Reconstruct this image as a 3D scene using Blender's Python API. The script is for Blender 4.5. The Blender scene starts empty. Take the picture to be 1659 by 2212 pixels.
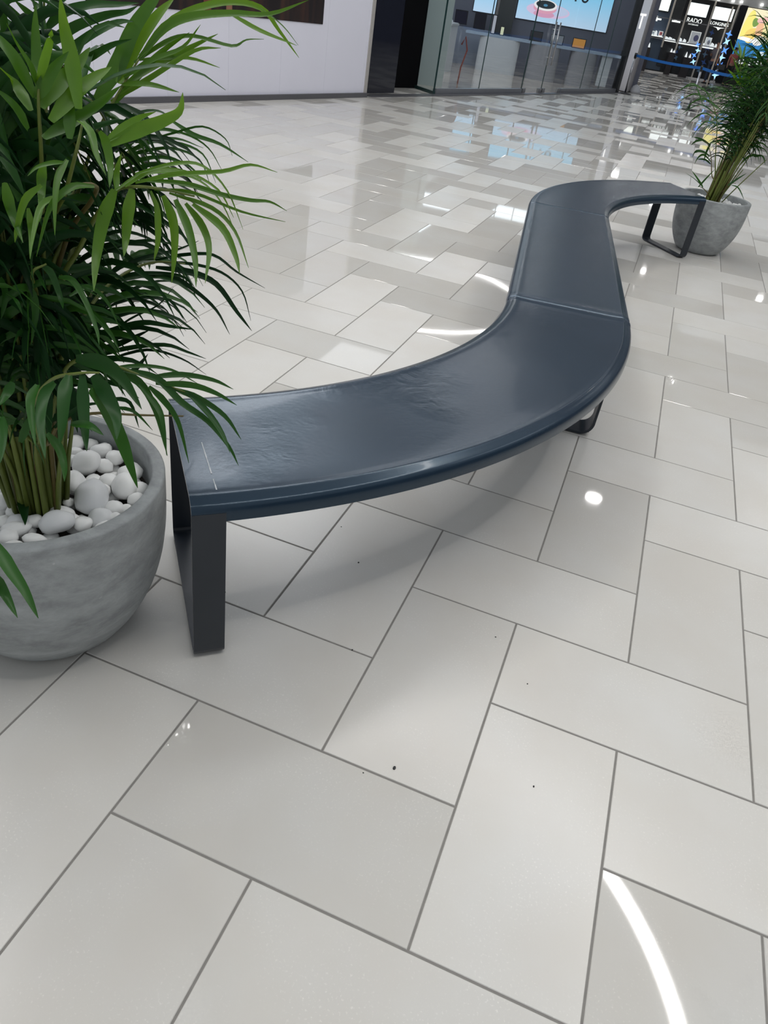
import bpy, bmesh, math, random
from mathutils import Vector, Matrix, noise
random.seed(11)
PI = math.pi
scene = bpy.context.scene
COL = scene.collection

# ------------------------------------------------------------------ camera
CAM = Vector((0.3002, -0.9242, 1.3141))
RX = Vector((0.9267344, 0.3504465, 0.1354645))      # image right
RY = Vector((0.3077589, -0.5012358, -0.8087318))    # image down
RZ = Vector((-0.2155176, 0.7911700, -0.5723654))    # forward
FPX = 1576.6
cd = bpy.data.cameras.new('camera')
cam = bpy.data.objects.new('camera', cd)
COL.objects.link(cam)
m = Matrix.Identity(4)
for r in range(3):
    m[r][0] = RX[r]; m[r][1] = -RY[r]; m[r][2] = -RZ[r]; m[r][3] = CAM[r]
cam.matrix_world = m
cd.sensor_fit = 'HORIZONTAL'; cd.sensor_width = 36.0
cd.lens = 36.0 * FPX / 1659.0
cd.clip_start = 0.05; cd.clip_end = 200
scene.camera = cam

# ------------------------------------------------------------------ world, exposure
W = bpy.data.worlds.new('mall_air'); scene.world = W
W.use_nodes = True
bgn = W.node_tree.nodes['Background']
bgn.inputs[0].default_value = (0.90, 0.95, 1.0, 1)
bgn.inputs[1].default_value = 0.49
scene.view_settings.view_transform = 'Standard'
scene.view_settings.look = 'None'
scene.view_settings.exposure = 0.0
scene.view_settings.gamma = 1.0
scene.view_settings.use_curve_mapping = False

# ------------------------------------------------------------------ materials
def newmat(name):
    mt = bpy.data.materials.new(name); mt.use_nodes = True
    nt = mt.node_tree
    return mt, nt, nt.nodes['Principled BSDF']
def sset(b, **k):
    for kk, v in k.items():
        b.inputs[kk.replace('_', ' ')].default_value = v
def plain(name, col, rough=0.5, metal=0.0, var=0.08, scale=12.0, bump=0.0, coat=0.0, spec=0.5):
    """principled with a soft noise on colour and roughness"""
    mt, nt, b = newmat(name)
    N, L = nt.nodes, nt.links
    tc = N.new('ShaderNodeTexCoord'); nz = N.new('ShaderNodeTexNoise')
    nz.inputs['Scale'].default_value = scale; nz.inputs['Detail'].default_value = 4
    L.new(tc.outputs['Object'], nz.inputs['Vector'])
    rp = N.new('ShaderNodeMapRange')
    rp.inputs['To Min'].default_value = 1 - var; rp.inputs['To Max'].default_value = 1 + var
    L.new(nz.outputs['Fac'], rp.inputs['Value'])
    hs = N.new('ShaderNodeHueSaturation'); hs.inputs['Color'].default_value = (*col, 1)
    L.new(rp.outputs['Result'], hs.inputs['Value'])
    L.new(hs.outputs['Color'], b.inputs['Base Color'])
    b.inputs['Roughness'].default_value = rough; b.inputs['Metallic'].default_value = metal
    b.inputs['Coat Weight'].default_value = coat
    b.inputs['Specular IOR Level'].default_value = spec
    if bump:
        bp = N.new('ShaderNodeBump'); bp.inputs['Strength'].default_value = bump; bp.inputs['Distance'].default_value = 0.01
        L.new(nz.outputs['Fac'], bp.inputs['Height']); L.new(bp.outputs['Normal'], b.inputs['Normal'])
    return mt
def emit(name, col, st):
    mt = bpy.data.materials.new(name); mt.use_nodes = True
    nt = mt.node_tree; nt.nodes.clear()
    e = nt.nodes.new('ShaderNodeEmission'); o = nt.nodes.new('ShaderNodeOutputMaterial')
    e.inputs[0].default_value = (*col, 1); e.inputs[1].default_value = st
    nt.links.new(e.outputs[0], o.inputs[0])
    return mt

def tile_mat(name, c1, c2, rough, rvar, spec):
    mt, nt, b = newmat(name)
    N, L = nt.nodes, nt.links
    geo = N.new('ShaderNodeNewGeometry'); oi = N.new('ShaderNodeObjectInfo')
    n1 = N.new('ShaderNodeTexNoise'); n1.inputs['Scale'].default_value = 3.2; n1.inputs['Detail'].default_value = 5
    L.new(geo.outputs['Position'], n1.inputs['Vector'])
    mp = N.new('ShaderNodeMapRange'); mp.inputs['From Min'].default_value = 0.35; mp.inputs['From Max'].default_value = 0.68
    L.new(n1.outputs['Fac'], mp.inputs['Value'])
    mx = N.new('ShaderNodeMix'); mx.data_type = 'RGBA'
    mx.inputs[6].default_value = (*c1, 1); mx.inputs[7].default_value = (*c2, 1)
    L.new(mp.outputs['Result'], mx.inputs[0])
    # per tile tone: object random + island random
    ad = N.new('ShaderNodeMath'); ad.operation = 'ADD'
    L.new(oi.outputs['Random'], ad.inputs[0]); L.new(geo.outputs['Random Per Island'], ad.inputs[1])
    fr = N.new('ShaderNodeMath'); fr.operation = 'FRACT'; L.new(ad.outputs[0], fr.inputs[0])
    tn = N.new('ShaderNodeMapRange'); tn.inputs['To Min'].default_value = 0.955; tn.inputs['To Max'].default_value = 1.03
    L.new(fr.outputs[0], tn.inputs['Value'])
    # fine pale speckle inside the porcelain, in loose clouds
    n2 = N.new('ShaderNodeTexNoise'); n2.inputs['Scale'].default_value = 210; n2.inputs['Detail'].default_value = 2
    L.new(geo.outputs['Position'], n2.inputs['Vector'])
    sp = N.new('ShaderNodeMapRange'); sp.inputs['From Min'].default_value = 0.60; sp.inputs['From Max'].default_value = 0.72
    L.new(n2.outputs['Fac'], sp.inputs['Value'])
    n3 = N.new('ShaderNodeTexNoise'); n3.inputs['Scale'].default_value = 6; n3.inputs['Detail'].default_value = 3
    L.new(geo.outputs['Position'], n3.inputs['Vector'])
    c3 = N.new('ShaderNodeMapRange'); c3.inputs['From Min'].default_value = 0.42; c3.inputs['From Max'].default_value = 0.66; c3.inputs['To Max'].default_value = 0.17
    L.new(n3.outputs['Fac'], c3.inputs['Value'])
    ml = N.new('ShaderNodeMath'); ml.operation = 'MULTIPLY'; L.new(sp.outputs[0], ml.inputs[0]); L.new(c3.outputs[0], ml.inputs[1])
    sm = N.new('ShaderNodeMath'); sm.operation = 'ADD'; L.new(tn.outputs[0], sm.inputs[0]); L.new(ml.outputs[0], sm.inputs[1])
    # small dark scuffs
    n4 = N.new('ShaderNodeTexNoise'); n4.inputs['Scale'].default_value = 1.7; n4.inputs['Detail'].default_value = 9; n4.inputs['Roughness'].default_value = 0.72
    L.new(geo.outputs['Position'], n4.inputs['Vector'])
    sc = N.new('ShaderNodeMapRange'); sc.inputs['From Min'].default_value = 0.66; sc.inputs['From Max'].default_value = 0.80; sc.inputs['To Max'].default_value = 0.10
    L.new(n4.outputs['Fac'], sc.inputs['Value'])
    sb = N.new('ShaderNodeMath'); sb.operation = 'SUBTRACT'; L.new(sm.outputs[0], sb.inputs[0]); L.new(sc.outputs[0], sb.inputs[1])
    hs = N.new('ShaderNodeHueSaturation')
    L.new(mx.outputs[2], hs.inputs['Color']); L.new(sb.outputs[0], hs.inputs['Value'])
    L.new(hs.outputs['Color'], b.inputs['Base Color'])
    rr = N.new('ShaderNodeMapRange'); rr.inputs['To Min'].default_value = rough - rvar; rr.inputs['To Max'].default_value = rough + rvar
    L.new(n4.outputs['Fac'], rr.inputs['Value']); L.new(rr.outputs[0], b.inputs['Roughness'])
    b.inputs['Specular IOR Level'].default_value = spec
    return mt
TILE_A = tile_mat('porcelain_polished', (0.570, 0.548, 0.505), (0.590, 0.580, 0.550), 0.032, 0.012, 0.42)
TILE_B = tile_mat('porcelain_honed', (0.605, 0.583, 0.540), (0.63, 0.62, 0.59), 0.24, 0.04, 0.42)
GROUT = plain('grout', (0.22, 0.21, 0.195), 0.9, var=0.2, scale=40)

def bench_mat(name, bump, wav):
    mt, nt, b = newmat(name)
    N, L = nt.nodes, nt.links
    tc = N.new('ShaderNodeTexCoord')
    n1 = N.new('ShaderNodeTexNoise'); n1.inputs['Scale'].default_value = 5; n1.inputs['Detail'].default_value = 4
    L.new(tc.outputs['Object'], n1.inputs['Vector'])
    mx = N.new('ShaderNodeMix'); mx.data_type = 'RGBA'
    mx.inputs[6].default_value = (0.007, 0.017, 0.031, 1); mx.inputs[7].default_value = (0.014, 0.029, 0.050, 1)
    L.new(n1.outputs['Fac'], mx.inputs[0]); L.new(mx.outputs[2], b.inputs['Base Color'])
    n2 = N.new('ShaderNodeTexNoise'); n2.inputs['Scale'].default_value = 9; n2.inputs['Detail'].default_value = 5; n2.inputs['Distortion'].default_value = 2.2
    L.new(tc.outputs['Object'], n2.inputs['Vector'])
    n3 = N.new('ShaderNodeTexNoise'); n3.inputs['Scale'].default_value = 2.2; n3.inputs['Detail'].default_value = 2
    L.new(tc.outputs['Object'], n3.inputs['Vector'])
    cl = N.new('ShaderNodeMapRange'); cl.inputs['From Min'].default_value = 0.52; cl.inputs['From Max'].default_value = 0.68
    L.new(n3.outputs['Fac'], cl.inputs['Value'])
    mu = N.new('ShaderNodeMath'); mu.operation = 'MULTIPLY'
    L.new(n2.outputs['Fac'], mu.inputs[0]); L.new(cl.outputs[0], mu.inputs[1])
    b1 = N.new('ShaderNodeBump'); b1.inputs['Strength'].default_value = bump; b1.inputs['Distance'].default_value = 0.007
    L.new(mu.outputs[0], b1.inputs['Height'])
    n4 = N.new('ShaderNodeTexNoise'); n4.inputs['Scale'].default_value = 90; n4.inputs['Detail'].default_value = 3
    L.new(tc.outputs['Object'], n4.inputs['Vector'])
    b2 = N.new('ShaderNodeBump'); b2.inputs['Strength'].default_value = wav; b2.inputs['Distance'].default_value = 0.002
    L.new(n4.outputs['Fac'], b2.inputs['Height']); L.new(b1.outputs['Normal'], b2.inputs['Normal'])
    L.new(b2.outputs['Normal'], b.inputs['Normal'])
    sset(b, Roughness=0.24, Coat_Weight=0.12, Coat_Roughness=0.06)
    b.inputs['Specular IOR Level'].default_value = 0.5
    b.inputs['Specular Tint'].default_value = (0.62, 0.82, 1.0, 1)
    return mt
BENCH = bench_mat('slate_lacquer_rippled', 0.35, 0.10)
BENCH2 = bench_mat('slate_lacquer_smooth', 0.05, 0.06)
sset(BENCH2.node_tree.nodes['Principled BSDF'], Roughness=0.27, Coat_Weight=0.0, Coat_Roughness=0.25, Specular_IOR_Level=1.0)
STEEL = plain('dark_powder_coat', (0.015, 0.021, 0.031), 0.35, var=0.1)
RUBBER = plain('black_rubber', (0.02, 0.02, 0.02), 0.7)

def concrete():
    mt, nt, b = newmat('grey_fibre_concrete')
    N, L = nt.nodes, nt.links
    tc = N.new('ShaderNodeTexCoord'); mpg = N.new('ShaderNodeMapping')
    mpg.inputs['Rotation'].default_value = (0.3, 0.5, 0); mpg.inputs['Scale'].default_value = (1, 1, 1.9)
    L.new(tc.outputs['Object'], mpg.inputs['Vector'])
    n1 = N.new('ShaderNodeTexNoise'); n1.inputs['Scale'].default_value = 11; n1.inputs['Detail'].default_value = 11; n1.inputs['Roughness'].default_value = 0.68; n1.inputs['Distortion'].default_value = 0.25
    L.new(mpg.outputs[0], n1.inputs['Vector'])
    cr = N.new('ShaderNodeValToRGB')
    cr.color_ramp.elements[0].position = 0.36; cr.color_ramp.elements[0].color = (0.25, 0.265, 0.27, 1)
    cr.color_ramp.elements[1].position = 0.66; cr.color_ramp.elements[1].color = (0.41, 0.435, 0.44, 1)
    L.new(n1.outputs['Fac'], cr.inputs['Fac'])
    n2 = N.new('ShaderNodeTexNoise'); n2.inputs['Scale'].default_value = 34; n2.inputs['Detail'].default_value = 2
    L.new(tc.outputs['Object'], n2.inputs['Vector'])
    pt = N.new('ShaderNodeMapRange'); pt.inputs['From Min'].default_value = 0.735; pt.inputs['From Max'].default_value = 0.76; pt.inputs['To Max'].default_value = 0.6
    L.new(n2.outputs['Fac'], pt.inputs['Value'])
    mx = N.new('ShaderNodeMix'); mx.data_type = 'RGBA'; mx.inputs[7].default_value = (0.55, 0.57, 0.57, 1)
    L.new(pt.outputs[0], mx.inputs[0]); L.new(cr.outputs['Color'], mx.inputs[6])
    L.new(mx.outputs[2], b.inputs['Base Color'])
    bp = N.new('ShaderNodeBump'); bp.inputs['Strength'].default_value = 0.12; bp.inputs['Distance'].default_value = 0.01
    L.new(n1.outputs['Fac'], bp.inputs['Height']); L.new(bp.outputs['Normal'], b.inputs['Normal'])
    b.inputs['Roughness'].default_value = 0.62
    return mt
CONCRETE = concrete()
SOIL = plain('dark_planting_soil', (0.03, 0.025, 0.02), 0.95, var=0.4, scale=60, bump=0.6)
PEBBLE = plain('white_marble_pebble', (0.88, 0.88, 0.87), 0.42, var=0.05, scale=25, bump=0.05)
PEBBLE2 = plain('greyish_marble_pebble', (0.74, 0.75, 0.76), 0.42, var=0.07, scale=25, bump=0.05)

def leaf_mat(name, c1, c2, tr, spec=0.5):
    mt = bpy.data.materials.new(name); mt.use_nodes = True
    nt = mt.node_tree; N, L = nt.nodes, nt.links
    b = N['Principled BSDF']; out = N['Material Output']
    geo = N.new('ShaderNodeNewGeometry'); oi = N.new('ShaderNodeObjectInfo')
    ad = N.new('ShaderNodeMath'); ad.operation = 'ADD'
    L.new(oi.outputs['Random'], ad.inputs[0]); L.new(geo.outputs['Random Per Island'], ad.inputs[1])
    fr = N.new('ShaderNodeMath'); fr.operation = 'FRACT'; L.new(ad.outputs[0], fr.inputs[0])
    mx = N.new('ShaderNodeMix'); mx.data_type = 'RGBA'
    mx.inputs[6].default_value = (*c1, 1); mx.inputs[7].default_value = (*c2, 1)
    L.new(fr.outputs[0], mx.inputs[0]); L.new(mx.outputs[2], b.inputs['Base Color'])
    b.inputs['Roughness'].default_value = 0.36; b.inputs['Specular IOR Level'].default_value = spec
    t = N.new('ShaderNodeBsdfTranslucent'); ms = N.new('ShaderNodeMixShader'); ms.inputs[0].default_value = tr
    hs = N.new('ShaderNodeHueSaturation'); hs.inputs['Value'].default_value = 1.9; hs.inputs['Hue'].default_value = 0.48
    L.new(mx.outputs[2], hs.inputs['Color']); L.new(hs.outputs['Color'], t.inputs[0])
    L.new(b.outputs[0], ms.inputs[1]); L.new(t.outputs[0], ms.inputs[2]); L.new(ms.outputs[0], out.inputs[0])
    return mt
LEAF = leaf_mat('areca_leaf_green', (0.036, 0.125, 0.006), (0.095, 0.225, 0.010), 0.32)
LEAFD = leaf_mat('areca_leaf_dark_shaded', (0.004, 0.022, 0.006), (0.010, 0.046, 0.010), 0.06, 0.14)  # near-black green: shade inside the crown is put into the leaf colour
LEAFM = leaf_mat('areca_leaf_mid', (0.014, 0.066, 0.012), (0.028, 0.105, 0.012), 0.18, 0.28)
STEM = plain('areca_cane', (0.13, 0.17, 0.028), 0.45, var=0.35, scale=30)
STEMB = plain('areca_cane_brownish', (0.12, 0.095, 0.025), 0.5, var=0.35, scale=30)

WALLW = plain('white_hoarding_board', (0.80, 0.80, 0.90), 0.55, var=0.02, scale=2)
TRIMD = plain('grey_granite_trim', (0.10, 0.10, 0.11), 0.3, var=0.15, scale=60)
BLACK = plain('black_metal', (0.008, 0.009, 0.012), 0.25)
DARKG = plain('dark_glossy_panel', (0.010, 0.012, 0.022), 0.06)
WHITE = plain('white_laminate', (0.52, 0.54, 0.58), 0.3, var=0.02)
PALE = plain('pale_green_white_wall', (0.42, 0.47, 0.47), 0.5, var=0.02)
SHOPW = plain('dusky_blue_shop_wall', (0.11, 0.12, 0.165), 0.5, var=0.05, scale=1)
CABD = plain('dark_cabinet', (0.03, 0.034, 0.035), 0.3)
WOODF = plain('pale_oak_floor', (0.42, 0.36, 0.31), 0.12, var=0.2, scale=8)
CHROME = plain('brushed_steel', (0.45, 0.45, 0.47), 0.28, metal=1.0)
COLUMN = plain('warm_white_column', (0.78, 0.75, 0.76), 0.45, var=0.02)
COLUMN2 = plain('shaded_column_side', (0.38, 0.365, 0.375), 0.45, var=0.02)  # column colour darkened: shade on the right face painted in
BELT = plain('blue_belt', (0.01, 0.12, 0.42), 0.6)
SHOPD = plain('brown_black_shopfit', (0.035, 0.030, 0.032), 0.3, var=0.1)
SHOPN = plain('slate_blue_shopfit', (0.10, 0.13, 0.20), 0.35, var=0.05)
BRONZE = plain('champagne_metal', (0.62, 0.57, 0.50), 0.3, metal=0.1)
def glass():
    mt = bpy.data.materials.new('clear_glass'); mt.use_nodes = True
    nt = mt.node_tree; N, L = nt.nodes, nt.links; N.clear()
    o = N.new('ShaderNodeOutputMaterial'); t = N.new('ShaderNodeBsdfTransparent'); g = N.new('ShaderNodeBsdfGlossy')
    t.inputs[0].default_value = (0.93, 0.96, 0.96, 1); g.inputs['Roughness'].default_value = 0.0
    f = N.new('ShaderNodeFresnel'); ge = N.new('ShaderNodeNewGeometry'); mr = N.new('ShaderNodeMapRange')
    mr.inputs['To Min'].default_value = 1.45; mr.inputs['To Max'].default_value = 1 / 1.45
    L.new(ge.outputs['Backfacing'], mr.inputs['Value']); L.new(mr.outputs[0], f.inputs[0])
    ms = N.new('ShaderNodeMixShader')
    L.new(f.outputs[0], ms.inputs[0]); L.new(t.outputs[0], ms.inputs[1]); L.new(g.outputs[0], ms.inputs[2]); L.new(ms.outputs[0], o.inputs[0])
    return mt
GLASS = glass()
GLASSE = plain('green_glass_edge', (0.02, 0.05, 0.05), 0.2)

# ------------------------------------------------------------------ mesh helpers
def link_mesh(name, verts, faces, mat, parent=None, smooth=False, loc=None):
    me = bpy.data.meshes.new(name); me.from_pydata([tuple(v) for v in verts], [], faces); me.update()
    if smooth:
        me.polygons.foreach_set('use_smooth', [True] * len(me.polygons))
    if mat:
        me.materials.append(mat)
    o = bpy.data.objects.new(name, me); COL.objects.link(o)
    if loc: o.location = loc
    if parent: o.parent = parent
    return o
class MB:
    def __init__(s): s.v = []; s.f = []
    def add(s, v, f):
        n = len(s.v); s.v += [Vector(x) for x in v]; s.f += [tuple(i + n for i in q) for q in f]; return s
    def box(s, lo, hi, M=None):
        v = [Vector((x, y, z)) for z in (lo[2], hi[2]) for y in (lo[1], hi[1]) for x in (lo[0], hi[0])]
        if M is not None: v = [M @ q for q in v]
        return s.add(v, [(0, 2, 3, 1), (4, 5, 7, 6), (0, 1, 5, 4), (2, 6, 7, 3), (0, 4, 6, 2), (1, 3, 7, 5)])
    def tube(s, pts, rad, n=8, cap=True):
        pts = [Vector(p) for p in pts]
        if not hasattr(rad, '__len__'): rad = [rad] * len(pts)
        rings = []; up = None
        for i, p in enumerate(pts):
            t = (pts[min(i + 1, len(pts) - 1)] - pts[max(i - 1, 0)]).normalized()
            if up is None:
                up = Vector((0, 0, 1)) if abs(t.z) < 0.9 else Vector((1, 0, 0))
            a = t.cross(up).normalized(); up = a.cross(t).normalized()
            rings.append([p + rad[i] * (math.cos(2 * PI * k / n) * a + math.sin(2 * PI * k / n) * up) for k in range(n)])
        v = [q for r in rings for q in r]; f = []
        for i in range(len(pts) - 1):
            for k in range(n):
                f.append((i * n + k, i * n + (k + 1) % n, (i + 1) * n + (k + 1) % n, (i + 1) * n + k))
        if cap:
            f.append(tuple(range(n))[::-1]); f.append(tuple((len(pts) - 1) * n + k for k in range(n)))
        return s.add(v, f)
    def lathe(s, prof, n=48, c=(0, 0, 0)):
        v = [Vector((c[0] + r * math.cos(2 * PI * k / n), c[1] + r * math.sin(2 * PI * k / n), c[2] + z)) for r, z in prof for k in range(n)]
        f = []
        for i in range(len(prof) - 1):
            for k in range(n):
                f.append((i * n + k, i * n + (k + 1) % n, (i + 1) * n + (k + 1) % n, (i + 1) * n + k))
        if prof[0][0] > 1e-4: f.append(tuple(range(n))[::-1])
        if prof[-1][0] > 1e-4: f.append(tuple((len(prof) - 1) * n + k for k in range(n)))
        return s.add(v, f)
    def build(s, name, mat, parent=None, smooth=False, loc=None):
        return link_mesh(name, s.v, s.f, mat, parent, smooth, loc)
def tag(o, label, cat, group=None):
    o['label'] = label; o['category'] = cat
    if group: o['group'] = group
    return o
def struct(o, kind='structure'):
    o['kind'] = kind; return o
def empty(name, loc=(0, 0, 0), rz=0.0):
    o = bpy.data.objects.new(name, None); COL.objects.link(o); o.location = loc; o.rotation_euler = (0, 0, rz)
    o.empty_display_size = 0.1; return o
def proj(P):
    d = Vector(P) - CAM; z = d.dot(RZ)
    if z < 0.05: return None
    return 829.5 + FPX * d.dot(RX) / z, 1106 + FPX * d.dot(RY) / z
class Line:
    """a vertical plane in plan: origin a, direction d; n points to its left"""
    def __init__(s, a, b):
        s.a = Vector(a); s.d = (Vector(b) - s.a).normalized(); s.n = Vector((-s.d.y, s.d.x))
    def P(s, S, off=0.0, z=0.0):
        q = s.a + s.d * S + s.n * off; return Vector((q.x, q.y, z))
    def M(s, S=0, off=0, z=0):
        p = s.P(S, off, z)
        return Matrix(((s.d.x, s.n.x, 0, p.x), (s.d.y, s.n.y, 0, p.y), (0, 0, 1, p.z), (0, 0, 0, 1)))
HL = Line((-5.2695, 6.7436), (-4.566, 10.291))      # white hoarding
SL = Line((-3.989, 13.4678), (-1.7556, 23.1035))    # glass shopfront
BL = Line((-1.4, 25.0), (-9.4, 23.4))               # screen wall inside the shop (its n points to -y)
FL = Line((-2.75, 44.6), (2.2436, 45.9687))         # far shop
def lbox(line, s0, s1, o0, o1, z0, z1, name, mat, parent=None):
    mb = MB(); mb.box((s0, o0, z0), (s1, o1, z1), line.M()); return mb.build(name, mat, parent)

# ------------------------------------------------------------------ floor: herringbone of 0.3 x 0.6 m tiles
TW, TL, GAP = 0.3, 0.6, 0.0046
floor = MB().box((-12, -4.5, -0.12), (12, 47.5, -0.0016)).build('floor', GROUT); struct(floor)
def tile_geo(x0, y0, x1, y1, bev=0.0012):
    g = GAP / 2
    x0 += g; y0 += g; x1 -= g; y1 -= g
    v = [(x0, y0, -0.006), (x1, y0, -0.006), (x1, y1, -0.006), (x0, y1, -0.006),
         (x0, y0, -bev), (x1, y0, -bev), (x1, y1, -bev), (x0, y1, -bev),
         (x0 + bev, y0 + bev, 0), (x1 - bev, y0 + bev, 0), (x1 - bev, y1 - bev, 0), (x0 + bev, y1 - bev, 0)]
    f = [(8, 9, 10, 11)]
    for a in (0, 4):
        for k in range(4):
            f.append((a + k, a + (k + 1) % 4, a + 4 + (k + 1) % 4, a + 4 + k))
    return v, f
def tmesh(w, h, mat, name):
    v, f = tile_geo(-w / 2, -h / 2, w / 2, h / 2)
    me = bpy.data.meshes.new(name); me.from_pydata(v, [], f); me.materials.append(mat); me.update(); return me
TM = {(k, g): tmesh(*( (TW, TL) if k == 'B' else (TL, TW)), TILE_A if g else TILE_B, 'tile') for k in 'AB' for g in (0, 1)}
PIN = {('A', -3, 1): 0, ('B', -1, 1): 0, ('A', -5, 7): 0, ('B', 0, 4): 0, ('B', 2, -2): 1, ('B', 1, 3): 1, ('A', -1, -1): 1, ('B', -2, -2): 0, ('B', 1, -1): 0, ('A', 2, 0): 0, ('A', 2, 8): 1,
       ('A', 0, 6): 1, ('A', 1, 1): 0, ('B', 0, 0): 0, ('A', 0, 2): 0, ('A', -2, 0): 0, ('B', -1, -3): 0, ('B', 2, 2): 0, ('A', 1, 5): 0, ('B', 3, -3): 0, ('A', -1, 7): 0}
rt = random.Random(5)
tiles = []
for a in range(-120, 120):
    for b in range(-60, 80):
        u, v = a + 2 * b, -a + 2 * b
        for kind, uu, vv, w, h in (('B', u, v, 1, 2), ('A', u + 1, v + 1, 2, 1)):
            x0, y0 = uu * TW, vv * TW; x1, y1 = x0 + w * TW, y0 + h * TW
            cx, cy = (x0 + x1) / 2, (y0 + y1) / 2
            if not (-11 < cx < 11 and -4 < cy < 47): continue
            tiles.append((kind, uu, vv, x0, y0, x1, y1, cx, cy))
keep = []
for t in tiles:
    kind, uu, vv, x0, y0, x1, y1, cx, cy = t
    # the paving stops under the hoarding and the shopfront
    c = Vector((cx, cy))
    if cy < 12 and (c - HL.a).dot(HL.n) > 0.35: continue
    if 12 <= cy < 24.6 and (c - SL.a).dot(SL.n) > 0.45: continue
    if cy >= 24.6 and cx < -8: continue
    if cy > 44.6 and (c - FL.a).dot(FL.n) > 0.4: continue
    gloss = PIN.get((kind, uu, vv))
    r = rt.random()
    if gloss is None: gloss = 1 if r < (0.62 if kind == 'A' else 0.48) else 0
    cs = [proj((x, y, 0)) for x, y in ((x0, y0), (x1, y0), (x1, y1), (x0, y1))]
    area = 0
    if all(cs):
        if any(-60 < q[0] < 1720 and -60 < q[1] < 2270 for q in cs):
            area = abs(sum(cs[i][0] * cs[(i + 1) % 4][1] - cs[(i + 1) % 4][0] * cs[i][1] for i in range(4))) / 2
            area = min(area, 90000)
    keep.append((area, gloss, t))
keep.sort(key=lambda q: -q[0])
for area, gloss, t in keep[:300]:
    o = bpy.data.objects.new('tile', TM[(t[0], gloss)]); COL.objects.link(o)
    o.location = (t[7], t[8], 0); o.parent = floor
rest = {0: MB(), 1: MB()}
me_v = []; me_f = []; me_m = []
for area, gloss, t in keep[300:]:
    v, f = tile_geo(*t[3:7]); n = len(me_v); me_v += v; me_f += [tuple(i + n for i in q) for q in f]; me_m += [gloss] * len(f)
o = link_mesh('far_tiles', me_v, me_f, TILE_B, floor); o.data.materials.append(TILE_A)
o.data.polygons.foreach_set('material_index', me_m); o['kind'] = 'stuff'

# ------------------------------------------------------------------ ceiling soffits and lamps (seen only mirrored in floor and bench, save an added fill panel)
CZ = 9.4
SOFF = plain('dark_ceiling_soffit', (0.05, 0.05, 0.055), 0.8)
for y0, y1 in ((14.2, 19.0), (25.4, 35.0), (38.0, 62.0)):
    struct(MB().box((-16, y0, CZ + 0.1), (16, y1, CZ + 0.4)).build('ceiling', SOFF))  # unseen dark slabs, lengthened to darken what the bench mirrors
LAMPW = emit('lamp_white', (1.0, 0.975, 0.945), 39)
PANEL = emit('ceiling_and_fill_glow', (0.93, 0.96, 1.0), 2.0)
PANEL3 = emit('bright_ceiling_panel', (0.93, 0.96, 1.0), 8.0)
def ring_lamp(cx, cy, R, z, r, label):
    n, kk = 96, 8; v = []; f = []
    for i in range(n):
        a = Vector((math.cos(2 * PI * i / n), math.sin(2 * PI * i / n), 0))
        for k in range(kk):
            th = 2 * PI * k / kk
            v.append(a * R + r * (math.cos(th) * a + math.sin(th) * Vector((0, 0, 1))))
    for i in range(n):
        for k in range(kk):
            f.append((i * kk + k, i * kk + (k + 1) % kk, ((i + 1) % n) * kk + (k + 1) % kk, ((i + 1) % n) * kk + k))
    return tag(link_mesh('ring_lamp', v, f, LAMPW, None, True, (cx, cy, z)), label, 'lamp')
ring_lamp(-0.48, 2.96, 4.64, 9.0, 0.095, 'large white ring lamp above the bench, mirrored as a bright arc in the near floor')
ring_lamp(-8.4, 30.0, 4.8, 9.0, 0.022, 'large white ring lamp farther off, mirrored as short strokes in the floor')
for x, y, r in ((1.22, 17.7, .22), (2.93, 28.3, .22), (0.40, 40.4, .13), (0.80, 44.1, .13), (7.18, 44.0, .16), (5.9, 19.1, .26), (-7.8, 36.4, .26)):
    d = MB().lathe([(0.001, 0), (r, 0), (r, 0.05), (0.001, 0.05)], 20).build('downlight', LAMPW, loc=(x, y, CZ - 0.05))
    tag(d, 'round white ceiling downlight, mirrored as a bright spot in the polished floor', 'lamp', 'round ceiling downlights')
for x, y in ((1.5, 30), (-1.2, 31.5), (0.2, 34), (2.2, 35), (-.6, 37), (1.2, 38.5), (-2, 39.5), (3.2, 32), (-3, 34)):
    d = MB().lathe([(0.001, 0), (.16, 0), (.16, 0.05), (0.001, 0.05)], 16).build('downlight', LAMPW, loc=(x, y, 4.2))
    MB().tube([(0, 0, 0.05), (0, 0, 5.2)], 0.006, 5).build('suspension_wire', BLACK, d)
    tag(d, 'white pendant downlight before the far shop, mirrored as a glint in the floor', 'lamp', 'pendant downlights before the far shop')
for x0, y0, x1, y1, m_ in ((-8.4, 11.0, -4.6, 13.9, PANEL3), (-9.2, 19.4, -2.4, 23.8, PANEL), (7.6, 5.0, 10.0, 12.5, PANEL), (-12.5, 2.5, -8.6, 9.5, PANEL)):  # last panel is an added fill, placed outside the reflections
    p = MB().box((x0, y0, 0), (x1, y1, 0.05)).build('ceiling_and_fill_panel', m_, loc=(0, 0, CZ + 0.2))
    tag(p, 'glowing white ceiling panel, mirrored in the bench top, the leftmost one added to brighten the floor', 'lamp', 'backlit ceiling panels')

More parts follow.
